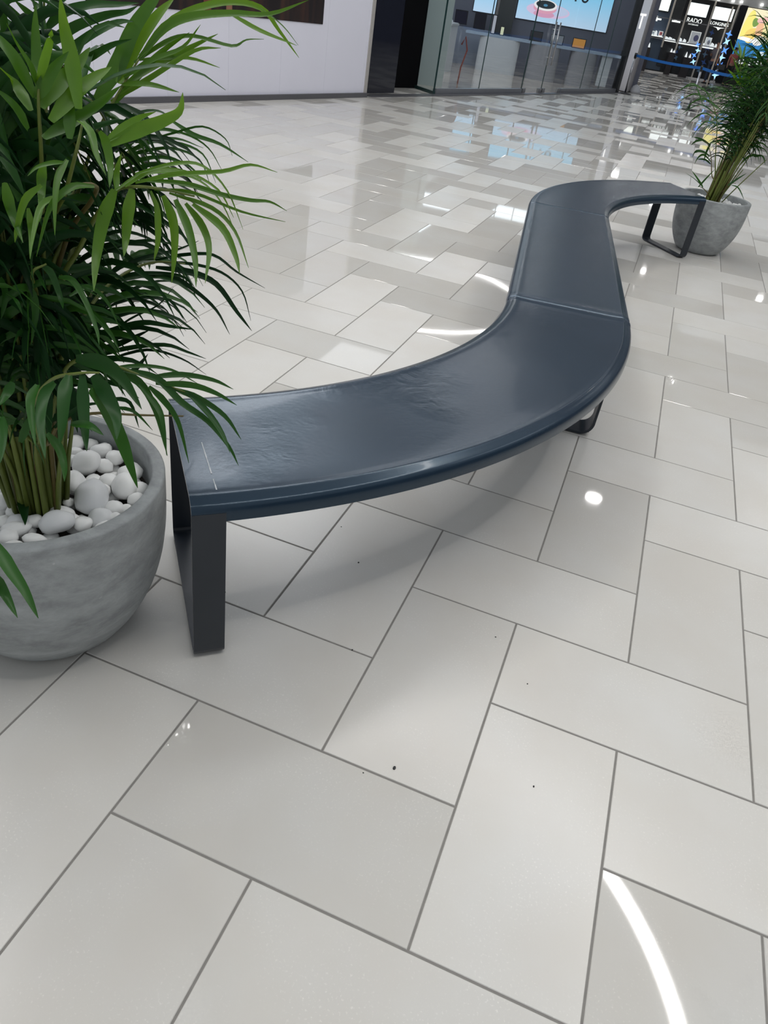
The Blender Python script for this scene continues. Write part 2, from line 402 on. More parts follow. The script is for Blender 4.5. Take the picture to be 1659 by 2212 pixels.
# ------------------------------------------------------------------ white hoarding wall with poster
wl = struct(lbox(HL, -9, 4.44, 0.03, 0.14, 0, 3.1, 'wall_left', plain('hoarding_core', (0.3, 0.3, 0.33), 0.7)))
s = -9.0
for i in range(20):
    e = min(s + 1.0 if s > -8.7 else s + 1.38, 4.44)
    if s >= 4.43: break
    if i == 0: e = -7.62
    lbox(HL, s + 0.0012, e - 0.0012, 0.0, 0.03, 0.06, 3.1, 'wall_panel', WALLW, wl); s = e
struct(lbox(HL, -9, 4.5, -0.035, 0.0, 0.0, 0.062, 'baseboard_left', TRIMD))
lbox(HL, 4.44, 4.52, -0.01, 0.14, 0.0, 3.1, 'corner_strip', plain('pale_edge_strip', (0.42, 0.40, 0.38), 0.5), wl)
# poster (flat print): dark interior with brown posts
pm, nt, b = newmat('dark_poster_print')
N, L = nt.nodes, nt.links
tc = N.new('ShaderNodeTexCoord'); mpn = N.new('ShaderNodeMapping'); mpn.inputs['Scale'].default_value = (3.2, 0.1, 0.35)
L.new(tc.outputs['Object'], mpn.inputs[0])
nz = N.new('ShaderNodeTexNoise'); nz.inputs['Scale'].default_value = 1.5; nz.inputs['Detail'].default_value = 3
L.new(mpn.outputs[0], nz.inputs['Vector'])
cr = N.new('ShaderNodeValToRGB'); cr.color_ramp.elements[0].position = 0.45; cr.color_ramp.elements[0].color = (0.014, 0.010, 0.011, 1)
cr.color_ramp.elements[1].position = 0.72; cr.color_ramp.elements[1].color = (0.07, 0.03, 0.02, 1)
L.new(nz.outputs['Fac'], cr.inputs[0]); L.new(cr.outputs[0], b.inputs['Base Color']); b.inputs['Roughness'].default_value = 0.35
poster = empty('poster', HL.P(-0.64, -0.006, 0.885))
poster.matrix_world = HL.M(0, -0.004, 0.885)
MB().box((-0.66, -0.004, 0), (3.24, 0, 1.9)).build('print_sheet', pm, poster)
MB().box((0.95, -0.006, 0), (1.07, -0.0045, 1.9)).build('printed_post', plain('printed_rust_brown', (0.16, 0.05, 0.03), 0.4, var=0.3), poster)
MB().box((1.32, -0.006, 0), (1.42, -0.0045, 1.9)).build('printed_post', plain('printed_tan_brown', (0.27, 0.13, 0.08), 0.4, var=0.3), poster)
tag(poster, 'large dark poster with brown upright posts on the white hoarding', 'poster')

struct(MB().box((7.4, -6, 0), (7.6, 46, 4.2)).build('wall_right', plain('dim_unseen_shopfronts', (0.10, 0.105, 0.13), 0.5, var=0.4, scale=0.7)))  # unseen wall, added so glass and black panels mirror something dark

# ------------------------------------------------------------------ dark bay between hoarding and glass shop
struct(lbox(SL, -2.2, 10.15, -0.16, 0.02, 0.0, 0.012, 'trim_1', TRIMD))
dp = tag(lbox(SL, -2.16, -1.33, 0.0, 0.05, 0.03, 3.1, 'dark_panel', DARKG), 'tall glossy black panel beside the white hoarding', 'panel')
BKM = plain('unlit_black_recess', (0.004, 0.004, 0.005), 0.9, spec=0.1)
BKL = Line((-4.50, 14.02), tuple(SL.P(-1.9, 0.75).xy))
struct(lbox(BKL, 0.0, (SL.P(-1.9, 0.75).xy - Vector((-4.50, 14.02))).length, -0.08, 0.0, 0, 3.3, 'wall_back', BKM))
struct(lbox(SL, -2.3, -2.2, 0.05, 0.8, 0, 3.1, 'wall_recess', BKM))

# ------------------------------------------------------------------ glass shopfront
window = struct(MB().box((0, 0, 0.02), (3.72, 0.012, 3.1), SL.M(0, 0)).build('window_1', GLASS))
lbox(SL, -0.012, 0.006, -0.006, 0.018, 0.0, 3.1, 'glass_edge', GLASSE, window)
lbox(SL, 1.72, 1.73, -0.002, 0.014, 0.0, 3.1, 'glass_joint', GLASSE, window)
lbox(SL, 3.715, 3.727, -0.002, 0.014, 0.0, 3.1, 'glass_joint', GLASSE, window)
lbox(SL, 0.02, 3.7, -0.03, 0.045, 0.0, 0.095, 'bottom_rail', plain('satin_rail', (0.24, 0.25, 0.28), 0.3, metal=0.4), window)
window2 = struct(MB().box((5.93, 0, 0.02), (10.0, 0.012, 3.1), SL.M(0, 0)).build('window_2', GLASS))
for s_ in (7.25, 8.6):
    lbox(SL, s_, s_ + 0.012, -0.002, 0.014, 0.0, 3.1, 'glass_joint', GLASSE, window2)
lbox(SL, 5.95, 10.0, -0.03, 0.045, 0.0, 0.095, 'bottom_rail', plain('satin_rail', (0.24, 0.25, 0.28), 0.3, metal=0.4), window2)
for i, (a, b_, h) in enumerate(((3.74, 4.80, 4.70), (4.82, 5.91, 4.93))):
    d = struct(MB().box((a, 0, 0.03), (b_, 0.012, 3.1), SL.M(0, 0)).build('door_%d' % (i + 1), GLASS))
    mb = MB(); mb.tube([SL.P(h, -0.06, 0.55), SL.P(h, -0.06, 1.36)], 0.017, 10)
    for z in (0.7, 1.22): mb.tube([SL.P(h, -0.06, z), SL.P(h, 0.0, z)], 0.01, 6)
    mb.build('door_handle', CHROME, d, True)
    for hs_ in (a + 0.09, b_ - 0.09):
        lbox(SL, hs_ - 0.08, hs_ + 0.08, -0.02, 0.03, 0.02, 0.10, 'patch_fitting', CHROME, d)
    lbox(SL, a - 0.012, a, -0.002, 0.014, 0.0, 3.1, 'glass_joint', GLASSE, d)
fr = struct(lbox(SL, 10.0, 10.18, -0.06, 0.10, 0, 3.3, 'trim_2', BLACK))
# glass return at the shop corner and pale partition behind it
RL = Line((-3.989, 13.4678), (-4.53, 13.99))
win3 = struct(MB().box((0, 0, 0.02), (0.75, 0.012, 3.1), RL.M()).build('window_3', GLASS))
lbox(RL, 0.74, 0.76, -0.01, 0.02, 0, 3.1, 'glass_edge', GLASSE, win3)
lbox(RL, 0.0, 0.75, -0.02, 0.03, 0, 0.05, 'bottom_rail', GLASSE, win3)
struct(MB().add([(-4.83, 14.62, 0), (-4.34, 15.1, 0), (-4.9, 16.3, 0), (-5.5, 15.2, 0), (-4.83, 14.62, 3.1), (-4.34, 15.1, 3.1), (-4.9, 16.3, 3.1), (-5.5, 15.2, 3.1)],
     [(0, 1, 5, 4), (1, 2, 6, 5), (2, 3, 7, 6), (3, 0, 4, 7), (4, 5, 6, 7)]).build('wall_partition', PALE))

# ------------------------------------------------------------------ shop interior
v = [SL.P(-0.0, 0.02, 0.004), SL.P(10.3, 0.02, 0.004), BL.P(0, 0, 0.004), BL.P(9, 0, 0.004), Vector((-9.6, 14.3, 0.004)), Vector((-4.8, 14.6, 0.004))]
fl2 = struct(link_mesh('floor', v, [(0, 1, 2, 3, 4, 5)], WOODF))
struct(lbox(BL, -0.1, 9.5, -0.15, 0.0, 0, 3.2, 'wall_shop', SHOPW))
struct(MB().box((-9.9, 14.2, 0), (-9.75, 23.5, 3.2)).build('wall_shop', SHOPW))
# screens
def screen_mat(name, a, b, scale):
    mt = bpy.data.materials.new(name); mt.use_nodes = True
    nt = mt.node_tree; N, L = nt.nodes, nt.links; N.clear()
    o = N.new('ShaderNodeOutputMaterial'); e = N.new('ShaderNodeEmission'); tc = N.new('ShaderNodeTexCoord')
    sp = N.new('ShaderNodeSeparateXYZ'); L.new(tc.outputs['Object'], sp.inputs[0])
    mr = N.new('ShaderNodeMapRange'); mr.inputs['From Min'].default_value = 0.0; mr.inputs['From Max'].default_value = scale
    L.new(sp.outputs['Z'], mr.inputs['Value'])
    mx = N.new('ShaderNodeMix'); mx.data_type = 'RGBA'; mx.inputs[6].default_value = (*a, 1); mx.inputs[7].default_value = (*b, 1)
    L.new(mr.outputs[0], mx.inputs[0]); L.new(mx.outputs[2], e.inputs[0]); e.inputs[1].default_value = 1.15
    L.new(e.outputs[0], o.inputs[0]); return mt
SCR = screen_mat('screen_light_blue', (0.55, 0.72, 0.93), (0.22, 0.66, 0.98), 0.9)
def disc(cx, cz, rx, rz, y, n=36, t=0.0):
    return [(cx + rx * math.cos(2 * PI * k / n), y, cz + rz * math.sin(2 * PI * k / n)) for k in range(n)], [tuple(range(n))]
big = empty('wall_screen'); big.matrix_world = Matrix.Translation(Vector((0, 0, 0))) @ BL.M(0, 0.0, 1.31)
MB().box((1.18, 0.01, 0), (3.80, 0.05, 1.05)).build('display', SCR, big)
MB().box((1.16, 0.0, -0.015), (3.82, 0.04, 1.065)).build('bezel', BLACK, big)
def flat(parent, name, col, st, cx, cz, rx, rz, off, inner=None):
    n = 40
    if inner is None:
        v, f = disc(cx, cz, rx, rz, 0.05 + off, n)
    else:
        v = disc(cx, cz, rx, rz, 0.05 + off, n)[0] + disc(cx, cz, rx * inner, rz * inner, 0.05 + off, n)[0]
        f = [(k, (k + 1) % n, n + (k + 1) % n, n + k) for k in range(n)]
    return link_mesh(name, v, f, emit(name + '_light', col, st), parent)
flat(big, 'pink_swirl', (0.80, 0.62, 0.86), 1.1, 2.92, 0.28, 0.62, 0.17, 0.002)
flat(big, 'pink_swirl', (0.62, 0.70, 0.93), 1.1, 2.80, 0.30, 0.45, 0.12, 0.003)
flat(big, 'pink_shadow', (0.86, 0.42, 0.62), 1.0, 3.02, 0.19, 0.30, 0.08, 0.004)
flat(big, 'product_side', (0.95, 0.45, 0.60), 1.0, 3.02, 0.33, 0.33, 0.125, 0.006)
flat(big, 'white_ring', (1.0, 0.95, 0.97), 1.1, 3.02, 0.40, 0.33, 0.13, 0.008)
flat(big, 'dark_lens', (0.03, 0.04, 0.05), 1.0, 3.02, 0.415, 0.27, 0.095, 0.010)
flat(big, 'lens_glint', (0.10, 0.30, 0.50), 1.0, 3.02, 0.40, 0.06, 0.03, 0.012)
def text(body, size, M, mat, name, parent=None, ext=0.004, align='CENTER'):
    cu = bpy.data.curves.new(name, 'FONT'); cu.body = body; cu.size = size; cu.extrude = ext; cu.align_x = align
    cu.materials.append(mat)
    ob = bpy.data.objects.new(name, cu); COL.objects.link(ob)
    ob.matrix_world = M
    dg = bpy.context.evaluated_depsgraph_get(); me = bpy.data.meshes.new_from_object(ob.evaluated_get(dg))
    COL.objects.unlink(ob); bpy.data.objects.remove(ob)
    o2 = bpy.data.objects.new(name, me); COL.objects.link(o2)
    o2.matrix_world = M
    if parent:
        o2.parent = parent; o2.matrix_parent_inverse = parent.matrix_basis.inverted()
    return o2
def face_M(line, S, off, z, flip):
    """letters stand upright on the plane; flip=1 when the viewer is on the n side"""
    p = line.P(S, off, z)
    x = -line.d if flip else line.d
    X = Vector((x.x, x.y, 0)); Z = Vector((0, 0, 1)); Nn = X.cross(Z)
    return Matrix(((X.x, Z.x, Nn.x, p.x), (X.y, Z.y, Nn.y, p.y), (X.z, Z.z, Nn.z, p.z), (0, 0, 0, 1)))
bpy.context.view_layer.update()
text('16', 0.5, face_M(BL, 2.1, 0.065, 1.31 + 0.60, 1), emit('screen_dark_text', (0.02, 0.03, 0.04), 1.0), 'screen_text', big)
tag(big, 'wide glowing light blue wall screen with a pink ringed product, behind the glass', 'screen')
sm = empty('wall_screen'); sm.matrix_world = BL.M(0, 0.0, 1.31)
MB().box((4.41, 0.01, 0), (5.04, 0.05, 1.05)).build('display', SCR, sm)
MB().box((4.39, 0.0, -0.015), (5.06, 0.04, 1.065)).build('bezel', BLACK, sm)
tag(sm, 'narrow glowing pale blue screen left of the wide one, behind the glass', 'screen')
# dark cabinet between the screens
cab = tag(lbox(BL, 3.84, 4.36, 0.0, 0.35, 0.0, 2.6, 'display_cabinet', CABD), 'tall dark cabinet between the two wall screens', 'cabinet')
lbox(BL, 4.30, 4.37, 0.34, 0.37, 0.0, 2.6, 'side_post', plain('taupe_post', (0.16, 0.15, 0.15), 0.4), cab)
# counters
def counter(name, cx, cy, w, d, h, rz, label, topmat=None, cat='counter'):
    e = empty(name, (cx, cy, 0.004), rz)
    MB().box((-w / 2, -d / 2, 0), (w / 2, d / 2, h - 0.04)).build('body', WHITE, e)
    MB().box((-w / 2 - 0.02, -d / 2 - 0.02, h - 0.04), (w / 2 + 0.02, d / 2 + 0.02, h)).build('counter_top', topmat or WHITE, e)
    return tag(e, label, cat)
counter('display_counter', -5.62, 19.3, 0.30, 0.9, 1.0, 0.1, 'narrow white counter nearest the pale partition inside the shop')
counter('display_counter', -6.45, 21.9, 0.50, 0.6, 0.98, 0.1, 'white counter behind the narrow one, at the left end of the long table')
tbl = empty('display_table', BL.P(2.9, 1.75, 0.004), math.atan2(BL.d.y, BL.d.x))
TOPM = plain('blue_grey_table_top', (0.32, 0.40, 0.52), 0.25)
MB().box((-2.1, -0.4, 0.80), (2.1, 0.4, 0.86)).build('table_top', TOPM, tbl)
for x, w in ((1.15, 0.55), (-0.1, 0.4), (-1.15, 0.35)):
    n = 14; prof = []
    mb = MB(); pts = [(-w, -0.28), (w, -0.28)] + [(w * math.cos(t * PI / n), 0.28 + 0.16 * math.sin(t * PI / n)) for t in range(n + 1)]
    k = len(pts); v = [(x + a, b_, 0) for a, b_ in pts] + [(x + a, b_, 0.80) for a, b_ in pts]
    f = [(i, (i + 1) % k, k + (i + 1) % k, k + i) for i in range(k)]
    mb.add(v, f); mb.build('pedestal', WHITE if x > 0 else plain('grey_pedestal', (0.28, 0.28, 0.31), 0.4), tbl)
MB().box((-1.9, -0.3, 0.1), (-1.62, 0.35, 0.8)).build('leg', WHITE, tbl)
tag(tbl, 'long display table with blue-grey top and rounded white pedestals below the wide screen', 'table')
# devices on the table
def device(S, off, w, h, lab, cat, nm, col, st, z=0.864, tilt=0.25):
    e = empty(nm); e.matrix_world = BL.M(S, off, z) @ Matrix.Rotation(-tilt, 4, 'X')
    MB().box((-w / 2, -0.012, 0), (w / 2, 0, h)).build('case', BLACK, e)
    MB().box((-w / 2 + 0.02, 0.0, 0.02), (w / 2 - 0.02, 0.003, h - 0.02)).build('display', emit('device_display', col, st), e)
    if nm == 'laptop':
        MB().box((-w / 2, 0.0, 0), (w / 2, 0.22, 0.012), Matrix.Rotation(tilt, 4, 'X')).build('keyboard', plain('dark_keyboard', (0.05, 0.05, 0.06), 0.4), e)
    return tag(e, lab, cat)
device(1.95, 1.72, 0.36, 0.24, 'open laptop with an orange and yellow picture on its screen', 'laptop', 'laptop', (0.9, 0.42, 0.10), 0.55)
device(2.55, 1.72, 0.36, 0.24, 'open laptop with a dull grey screen, left of the orange one', 'laptop', 'laptop', (0.25, 0.28, 0.33), 0.6)
device(3.12, 1.72, 0.34, 0.24, 'open black laptop just behind the door handles', 'laptop', 'laptop', (0.05, 0.05, 0.06), 0.6)
device(4.05, 1.8, 0.12, 0.22, 'upright phone with pale yellow screen on the display table', 'phone', 'phone', (0.75, 0.78, 0.55), 0.9)
device(4.3, 1.8, 0.12, 0.44, 'tall pale picture card standing beside the upright phone', 'sign', 'display_card', (0.6, 0.62, 0.72), 0.7, tilt=0.05)
device(5.3, 0.6, 0.36, 0.34, 'dark monitor under the narrow screen', 'monitor', 'monitor', (0.02, 0.02, 0.04), 0.5, z=0.95)
device(4.75, 0.6, 0.34, 0.42, 'larger black monitor right of the first dark one', 'monitor', 'monitor', (0.02, 0.02, 0.03), 0.5, z=0.9)
sh = tag(lbox(BL, 4.4, 6.2, 0.3, 0.8, 0.0, 0.9, 'back_counter', plain('grey_blue_counter', (0.2, 0.23, 0.3), 0.4)), 'grey-blue back counter below the narrow screen', 'counter')
for x0, y0, x1, y1 in ((-6.5, 17.0, -4.9, 18.6), (-7.0, 20.0, -5.0, 21.4), (-4.0, 20.6, -2.7, 22.0)):  # added glowing panels that brighten the shop floor and counters
    p = MB().box((x0, y0, 0), (x1, y1, 0.05)).build('shop_fill_panel', emit('shop_fill_glow', (0.86, 0.92, 1.0), 3.2), loc=(0, 0, 3.25))
    tag(p, 'unseen glowing panel added to brighten the inside of the glass shop', 'lamp', 'added fill panels of the glass shop')
# small white gadgets at the left counter
for i, (dx, dz) in enumerate(((0, 0.16), (0.12, 0.1), (0.2, 0.07))):
    g = MB().tube([(-6.5 + dx, 21.9, 0.985), (-6.55 + dx, 21.9, 0.985 + dz)], 0.03, 8).build('gadget', WHITE)
    tag(g, ('tallest', 'middle', 'shortest')[i] + ' of the small white gadgets on the left counter', 'gadget')
# red bent object leaning by the partition
rd = MB().tube([(-4.44, 16.6, 0.0), (-4.43, 16.62, 0.3), (-4.36, 16.64, 0.62), (-4.44, 16.66, 0.85), (-4.5, 16.64, 0.7)], 0.016, 8).build('floor_hose', plain('red_hose', (0.35, 0.06, 0.04), 0.4), None, True)
tag(rd, 'thin dull red bent rod standing by the pale partition inside the shop', 'rod')

# ------------------------------------------------------------------ column with letter T
colo = MB()
A_, B_, C_, D_ = (-1.78, 24.45), (-1.47, 24.1), (-1.42, 25.3), (-1.95, 25.4)
v = [(*q, 0) for q in (A_, B_, C_, D_)] + [(*q, 3.4) for q in (A_, B_, C_, D_)]
colm = struct(link_mesh('wall_column', v, [(0, 1, 5, 4), (1, 2, 6, 5), (2, 3, 7, 6), (3, 0, 4, 7), (4, 5, 6, 7)], COLUMN))
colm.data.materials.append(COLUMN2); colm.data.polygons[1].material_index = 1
MB().add([(-1.80, 24.43, 0), (-1.46, 24.05, 0), (-1.40, 25.3, 0), (-1.80, 24.43, .02), (-1.46, 24.05, .02), (-1.40, 25.3, .02)], [(0, 1, 4, 3), (1, 2, 5, 4), (3, 4, 5)]).build('plinth', BLACK, colm)
CL = Line((-1.78, 24.45), (-1.47, 24.1))
Mt = face_M(CL, 0.235, -0.006, 1.53, 0)
tt = text('T', 0.50, Mt, emit('lit_letter', (1, 1, 1), 1.3), 'sign_letter')
tag(tt, 'white letter T on the pale column beside the glass shop', 'sign')

# ------------------------------------------------------------------ belt barrier
posts = [(-1.46, 23.5), (0.32, 21.7), (1.30, 19.9)]
plab = ['steel barrier post beside the pale column', 'steel barrier post in front of the person in dark jeans', 'steel barrier post hidden among the far palm leaves']
for (x, y), lb in zip(posts, plab):
    e = empty('barrier_post', (x, y, 0))
    MB().lathe([(0.001, 0), (0.17, 0), (0.17, 0.012), (0.05, 0.035), (0.001, 0.035)], 24).build('base', plain('dark_base', (0.03, 0.03, 0.035), 0.3), e, True)
    MB().lathe([(0.028, 0.03), (0.028, 0.93)], 16).build('pole', CHROME, e, True)
    MB().lathe([(0.036, 0.86), (0.036, 0.975), (0.03, 0.98)], 16).build('head', BLACK, e, True)
    tag(e, lb, 'barrier post')
for i in range(2):
    a = Vector((*posts[i], 0)); b_ = Vector((*posts[i + 1], 0)); mb = MB(); n = 12; v = []
    t = (b_ - a).normalized(); nn = Vector((-t.y, t.x, 0)) * 0.0015
    for k in range(n + 1):
        q = a.lerp(b_, k / n); sag = -0.035 * 4 * (k / n) * (1 - k / n)
        for z in (0.895, 0.955):
            v.append(q + nn + Vector((0, 0, z + sag))); v.append(q - nn + Vector((0, 0, z + sag)))
    f = []
    for k in range(n):
        b0 = 4 * k; c0 = b0 + 4
        f += [(b0, c0, c0 + 2, b0 + 2), (b0 + 1, b0 + 3, c0 + 3, c0 + 1), (b0, b0 + 1, c0 + 1, c0), (b0 + 2, c0 + 2, c0 + 3, b0 + 3)]
    mb.add(v, f)
    tag(mb.build('barrier_belt', BELT), ('left' if i == 0 else 'right') + ' blue belt stretched between the steel barrier posts', 'belt')
dk = tag(MB().lathe([(0.001, 0), (0.42, 0), (0.42, 0.006), (0.001, 0.006)], 32).build('floor_cover', plain('dark_floor_cover', (0.04, 0.04, 0.045), 0.25), loc=(-1.15, 26.0, 0)), 'round dark floor cover beside the column foot', 'floor cover')
wc = tag(MB().lathe([(0.001, 0), (0.15, 0.0), (0.16, 0.05), (0.10, 0.17), (0.03, 0.21), (0.001, 0.215)], 18).build('floor_dome', WHITE, None, True, loc=(-1.28, 24.7, 0.0)), 'small pale dome on the floor beside the column foot', 'dome')

# ------------------------------------------------------------------ far shop
fs = struct(lbox(FL, -4, 9, 1.6, 1.7, 0, 4.6, 'wall_far', SHOPD))
struct(lbox(FL, -4, 9, -0.02, 0.06, 3.28, 3.75, 'trim_3', plain('pale_fascia', (0.62, 0.62, 0.60), 0.3)))
struct(lbox(FL, -4, 9, -0.05, 0.25, 0.0, 0.06, 'trim_4', plain('white_sill', (0.75, 0.73, 0.70), 0.3)))
wfar = struct(lbox(FL, -4, 4.05, -0.0, 0.012, 0.06, 3.28, 'window_4', GLASS))
for i, s_ in enumerate((0.90, 1.62, 2.83, 3.98)):
    lbox(FL, s_ - 0.035, s_ + 0.035, -0.04, 0.03, 1.1 if i == 0 else 0.06, 3.3, 'mullion', BRONZE, wfar)
for z in (1.42, 2.28):
    lbox(FL, -4, 4.0, -0.02, 0.02, z, z + 0.035, 'transom', plain('grey_transom', (0.2, 0.2, 0.21), 0.3), wfar)
LBOX = emit('lightbox_cream', (1.0, 0.99, 0.92), 1.5)
LBOX2 = emit('lightbox_white', (1.0, 1.0, 0.99), 1.5)
lbl = ['cream light box above the slate blue bay of the far shop', 'white light box above the RADO lettering', 'white light box above the LONGINES lettering']
for i, (a, b_) in enumerate(((-0.32, 0.76), (1.68, 2.66), (2.95, 3.92))):
    e = empty('light_box'); e.matrix_world = FL.M(a, 0.25, 2.58)
    MB().box((0, 0, 0), (b_ - a, 0.08, 0.51)).build('lit_face', LBOX if i == 0 else LBOX2, e)
    MB().box((-0.05, 0.02, -0.05), (b_ - a + 0.05, 0.12, 0.56)).build('housing', BLACK, e)
    tag(e, lbl[i], 'light box')
tag(lbox(FL, 0.98, 1.5, 0.3, 0.4, 0.3, 3.2, 'bay_panel', SHOPD), 'brown-black bay panel between the first two uprights of the far shop', 'panel')
tag(lbox(FL, -0.45, 1.25, 0.45, 0.55, 0.1, 3.2, 'bay_panel', SHOPN), 'slate blue bay panel at the left of the far shop', 'panel')
TXT = emit('lit_lettering', (1, 1, 0.97), 1.4)
tag(text('RADO', 0.27, face_M(FL, 2.15, 0.22, 2.30, 0), TXT, 'shop_sign', ext=0.01), 'glowing RADO lettering under a white light box', 'sign')
tag(text('SWITZERLAND', 0.075, face_M(FL, 2.15, 0.22, 2.20, 0), TXT, 'shop_sign', ext=0.004), 'tiny line of glowing letters under RADO', 'sign')
tag(text('LONGINES', 0.19, face_M(FL, 3.40, 0.22, 2.36, 0), TXT, 'shop_sign', ext=0.01), 'glowing LONGINES lettering under the rightmost light box', 'sign')
wing = [(-0.28, 0.0), (-0.1, -0.03), (0, -0.12), (0.1, -0.03), (0.28, 0.0), (0.1, 0.035), (-0.1, 0.035)]
Mw = face_M(FL, 3.42, 0.22, 2.28, 0)
o = link_mesh('sign_emblem', [Mw @ Vector((a, b_, 0)) for a, b_ in wing] + [Mw @ Vector((a, b_, 0.01)) for a, b_ in wing],
    [tuple(range(7))[::-1], tuple(range(7, 14))] + [(i, (i + 1) % 7, 7 + (i + 1) % 7, 7 + i) for i in range(7)], TXT)
tag(o, 'winged white emblem under the LONGINES lettering', 'sign')
# small cross-like sign in the blue bay and slim sign
e = empty('shop_sign'); e.matrix_world = FL.M(0.05, 0.22, 2.18)
MB().box((0, 0, 0), (0.5, 0.02, 0.07)).build('lit_bar', TXT, e)
MB().box((0.2, 0, -0.06), (0.32, 0.02, 0.0)).build('lit_bar', TXT, e)
MB().box((0.22, 0, 0.08), (0.30, 0.02, 0.15)).build('lit_bar', TXT, e)
tag(e, 'small white sign with a raised centre mark on the slate blue bay', 'sign')
e = empty('shop_sign'); e.matrix_world = FL.M(1.08, 0.22, 2.20)
MB().box((0, 0, 0), (0.42, 0.02, 0.07)).build('lit_bar', TXT, e)
MB().box((0.1, 0, 0.07), (0.24, 0.02, 0.11)).build('lit_bar', TXT, e)
tag(e, 'slim white sign on the brown-black bay', 'sign')
# display shelves with glinting wares
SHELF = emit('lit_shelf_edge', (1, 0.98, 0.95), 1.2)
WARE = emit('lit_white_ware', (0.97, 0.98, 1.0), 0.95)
rs = random.Random(3)
slab = ['lit white display shelf in the slate blue bay', 'lit white display shelf in the brown-black bay', 'lit white display shelf below the RADO lettering', 'lit white display shelf below the LONGINES lettering']
for i, (a, b_, z) in enumerate(((-0.35, 0.85, 1.50), (0.98, 1.55, 1.38), (1.66, 2.75, 1.36), (2.9, 3.9, 1.36))):
    e = empty('display_shelf'); e.matrix_world = FL.M(a, 0.12, z)
    MB().box((0, 0, 0), (b_ - a, 0.3, 0.035)).build('shelf_board', SHELF, e)
    MB().box((0, 0.02, -0.06), (b_ - a, 0.3, 0.0)).build('shelf_underside', SHOPD, e)
    tag(e, slab[i], 'shelf')
    nn = 5 if i != 1 else 3
    for k in range(nn):
        w = 0.07 + 0.07 * rs.random(); h = 0.09 + 0.16 * rs.random()
        x = (k + 0.5) / nn * (b_ - a); M_ = FL.M(a + x, 0.25, z + 0.036)
        mb = MB(); mb.add([M_ @ Vector(q) for q in ((-w, -.03, 0), (w, -.03, 0), (w, .05, 0), (-w, .05, 0), (-w * .5, 0, h), (w * .6, 0, h * .8))],
                          [(0, 1, 5, 4), (1, 2, 5), (2, 3, 4, 5), (3, 0, 4), (0, 3, 2, 1)])
        tag(mb.build('display_stand', WARE), 'small bright white watch stand on the ' + ['slate blue', 'brown-black', 'RADO', 'LONGINES'][i] + ' shelf', 'display stand', 'watch stands on the ' + ['slate blue', 'brown-black', 'RADO', 'LONGINES'][i] + ' shelf')
for i, (a, b_, z0, z1) in enumerate(((-0.4, 0.35, 1.0, 1.42), (1.35, 1.62, 0.95, 1.15), (2.1, 2.5, 0.85, 1.2), (4.42, 6.02, 0.95, 1.28))):
    e = empty('glass_showcase'); e.matrix_world = FL.M(a, -0.25, z0)
    MB().box((0, 0, 0), (b_ - a, 0.25, z1 - z0)).build('glass_case', GLASS, e)
    k = max(2, int((b_ - a) / 0.16))
    for j in range(k):
        x = (j + .5) / k * (b_ - a); h = (z1 - z0) * (0.4 + .5 * rs.random()); w = 0.05
        MB().add([(x - w, .08, 0.01), (x + w, .08, 0.01), (x + w, .16, .01), (x - w, .16, .01), (x - w * .2, .12, h), (x + w * .4, .12, h * .85)],
                 [(0, 1, 5, 4), (1, 2, 5), (2, 3, 4, 5), (3, 0, 4), (0, 3, 2, 1)]).build('ware', WARE, e)
    MB().box((0, 0.0, -z0), (b_ - a, 0.25, -0.005)).build('cabinet_base', SHOPD, e)
    tag(e, ['glass showcase of white wares left of the first upright', 'low glass showcase under the brown-black bay', 'glass showcase under the RADO lettering', 'long glass showcase under the fruit-coloured picture'][i], 'showcase')
# framed pictures
def picture(S, z, w, h, lab, c1, c2):
    e = empty('framed_picture'); e.matrix_world = FL.M(S, 0.2, z)
    MB().box((0, 0, 0), (w, 0.03, h)).build('frame', emit('frame_edge_light', (0.9, 0.9, 0.88), 0.8), e)
    MB().box((0.03, -0.004, 0.03), (w - 0.03, 0.0, h - 0.03)).build('print', emit('picture_light', c1, 0.8), e)
    v, f = disc(w * .62, h * .5, w * .25, h * .25, -0.006, 20); link_mesh('printed_dial', v, [t[::-1] for t in f], emit('dial_light', c2, 0.6), e)
    tag(e, lab, 'picture')
picture(2.18, 1.42, 0.5, 0.55, 'framed watch picture standing on the shelf below RADO', (0.42, 0.42, 0.45), (0.10, 0.10, 0.18))
picture(2.98, 1.42, 0.3, 0.40, 'small framed watch picture on the shelf below LONGINES', (0.65, 0.65, 0.68), (0.25, 0.25, 0.3))
picture(0.22, 1.55, 0.2, 0.16, 'tiny pale framed card on the slate blue shelf', (0.6, 0.65, 0.7), (0.4, 0.45, 0.5))
picture(0.62, 1.55, 0.2, 0.20, 'tiny reddish framed card on the slate blue shelf', (0.5, 0.15, 0.17), (0.3, 0.1, 0.1))
# dark pillar and the fruit-coloured picture
struct(lbox(FL, 4.06, 4.40, -0.1, 0.3, 0, 3.3, 'trim_5', BLACK))
fp = empty('backlit_picture'); fp.matrix_world = FL.M(4.42, 0.02, 0.0)
MB().box((0, 0, 1.30), (1.62, 0.05, 1.95)).build('blue_band', emit('picture_blue', (0.05, 0.26, 0.62), 0.9), fp)
MB().box((0, 0, 1.95), (1.62, 0.05, 3.25)).build('pale_ground', emit('picture_pale', (0.98, 0.90, 0.62), 1.0), fp)
def blob(cx, cz, rx, rz, col, y, rot=0.0, name='fruit_shape', st=1.0):
    n = 24; v = []
    for k in range(n):
        a = 2 * PI * k / n; x = rx * math.cos(a); z = rz * math.sin(a) * (1 - .25 * math.cos(a))
        v.append((cx + x * math.cos(rot) - z * math.sin(rot), y, cz + x * math.sin(rot) + z * math.cos(rot)))
    return link_mesh(name, v, [tuple(range(n))[::-1]], emit(name + '_light', col, st), fp)
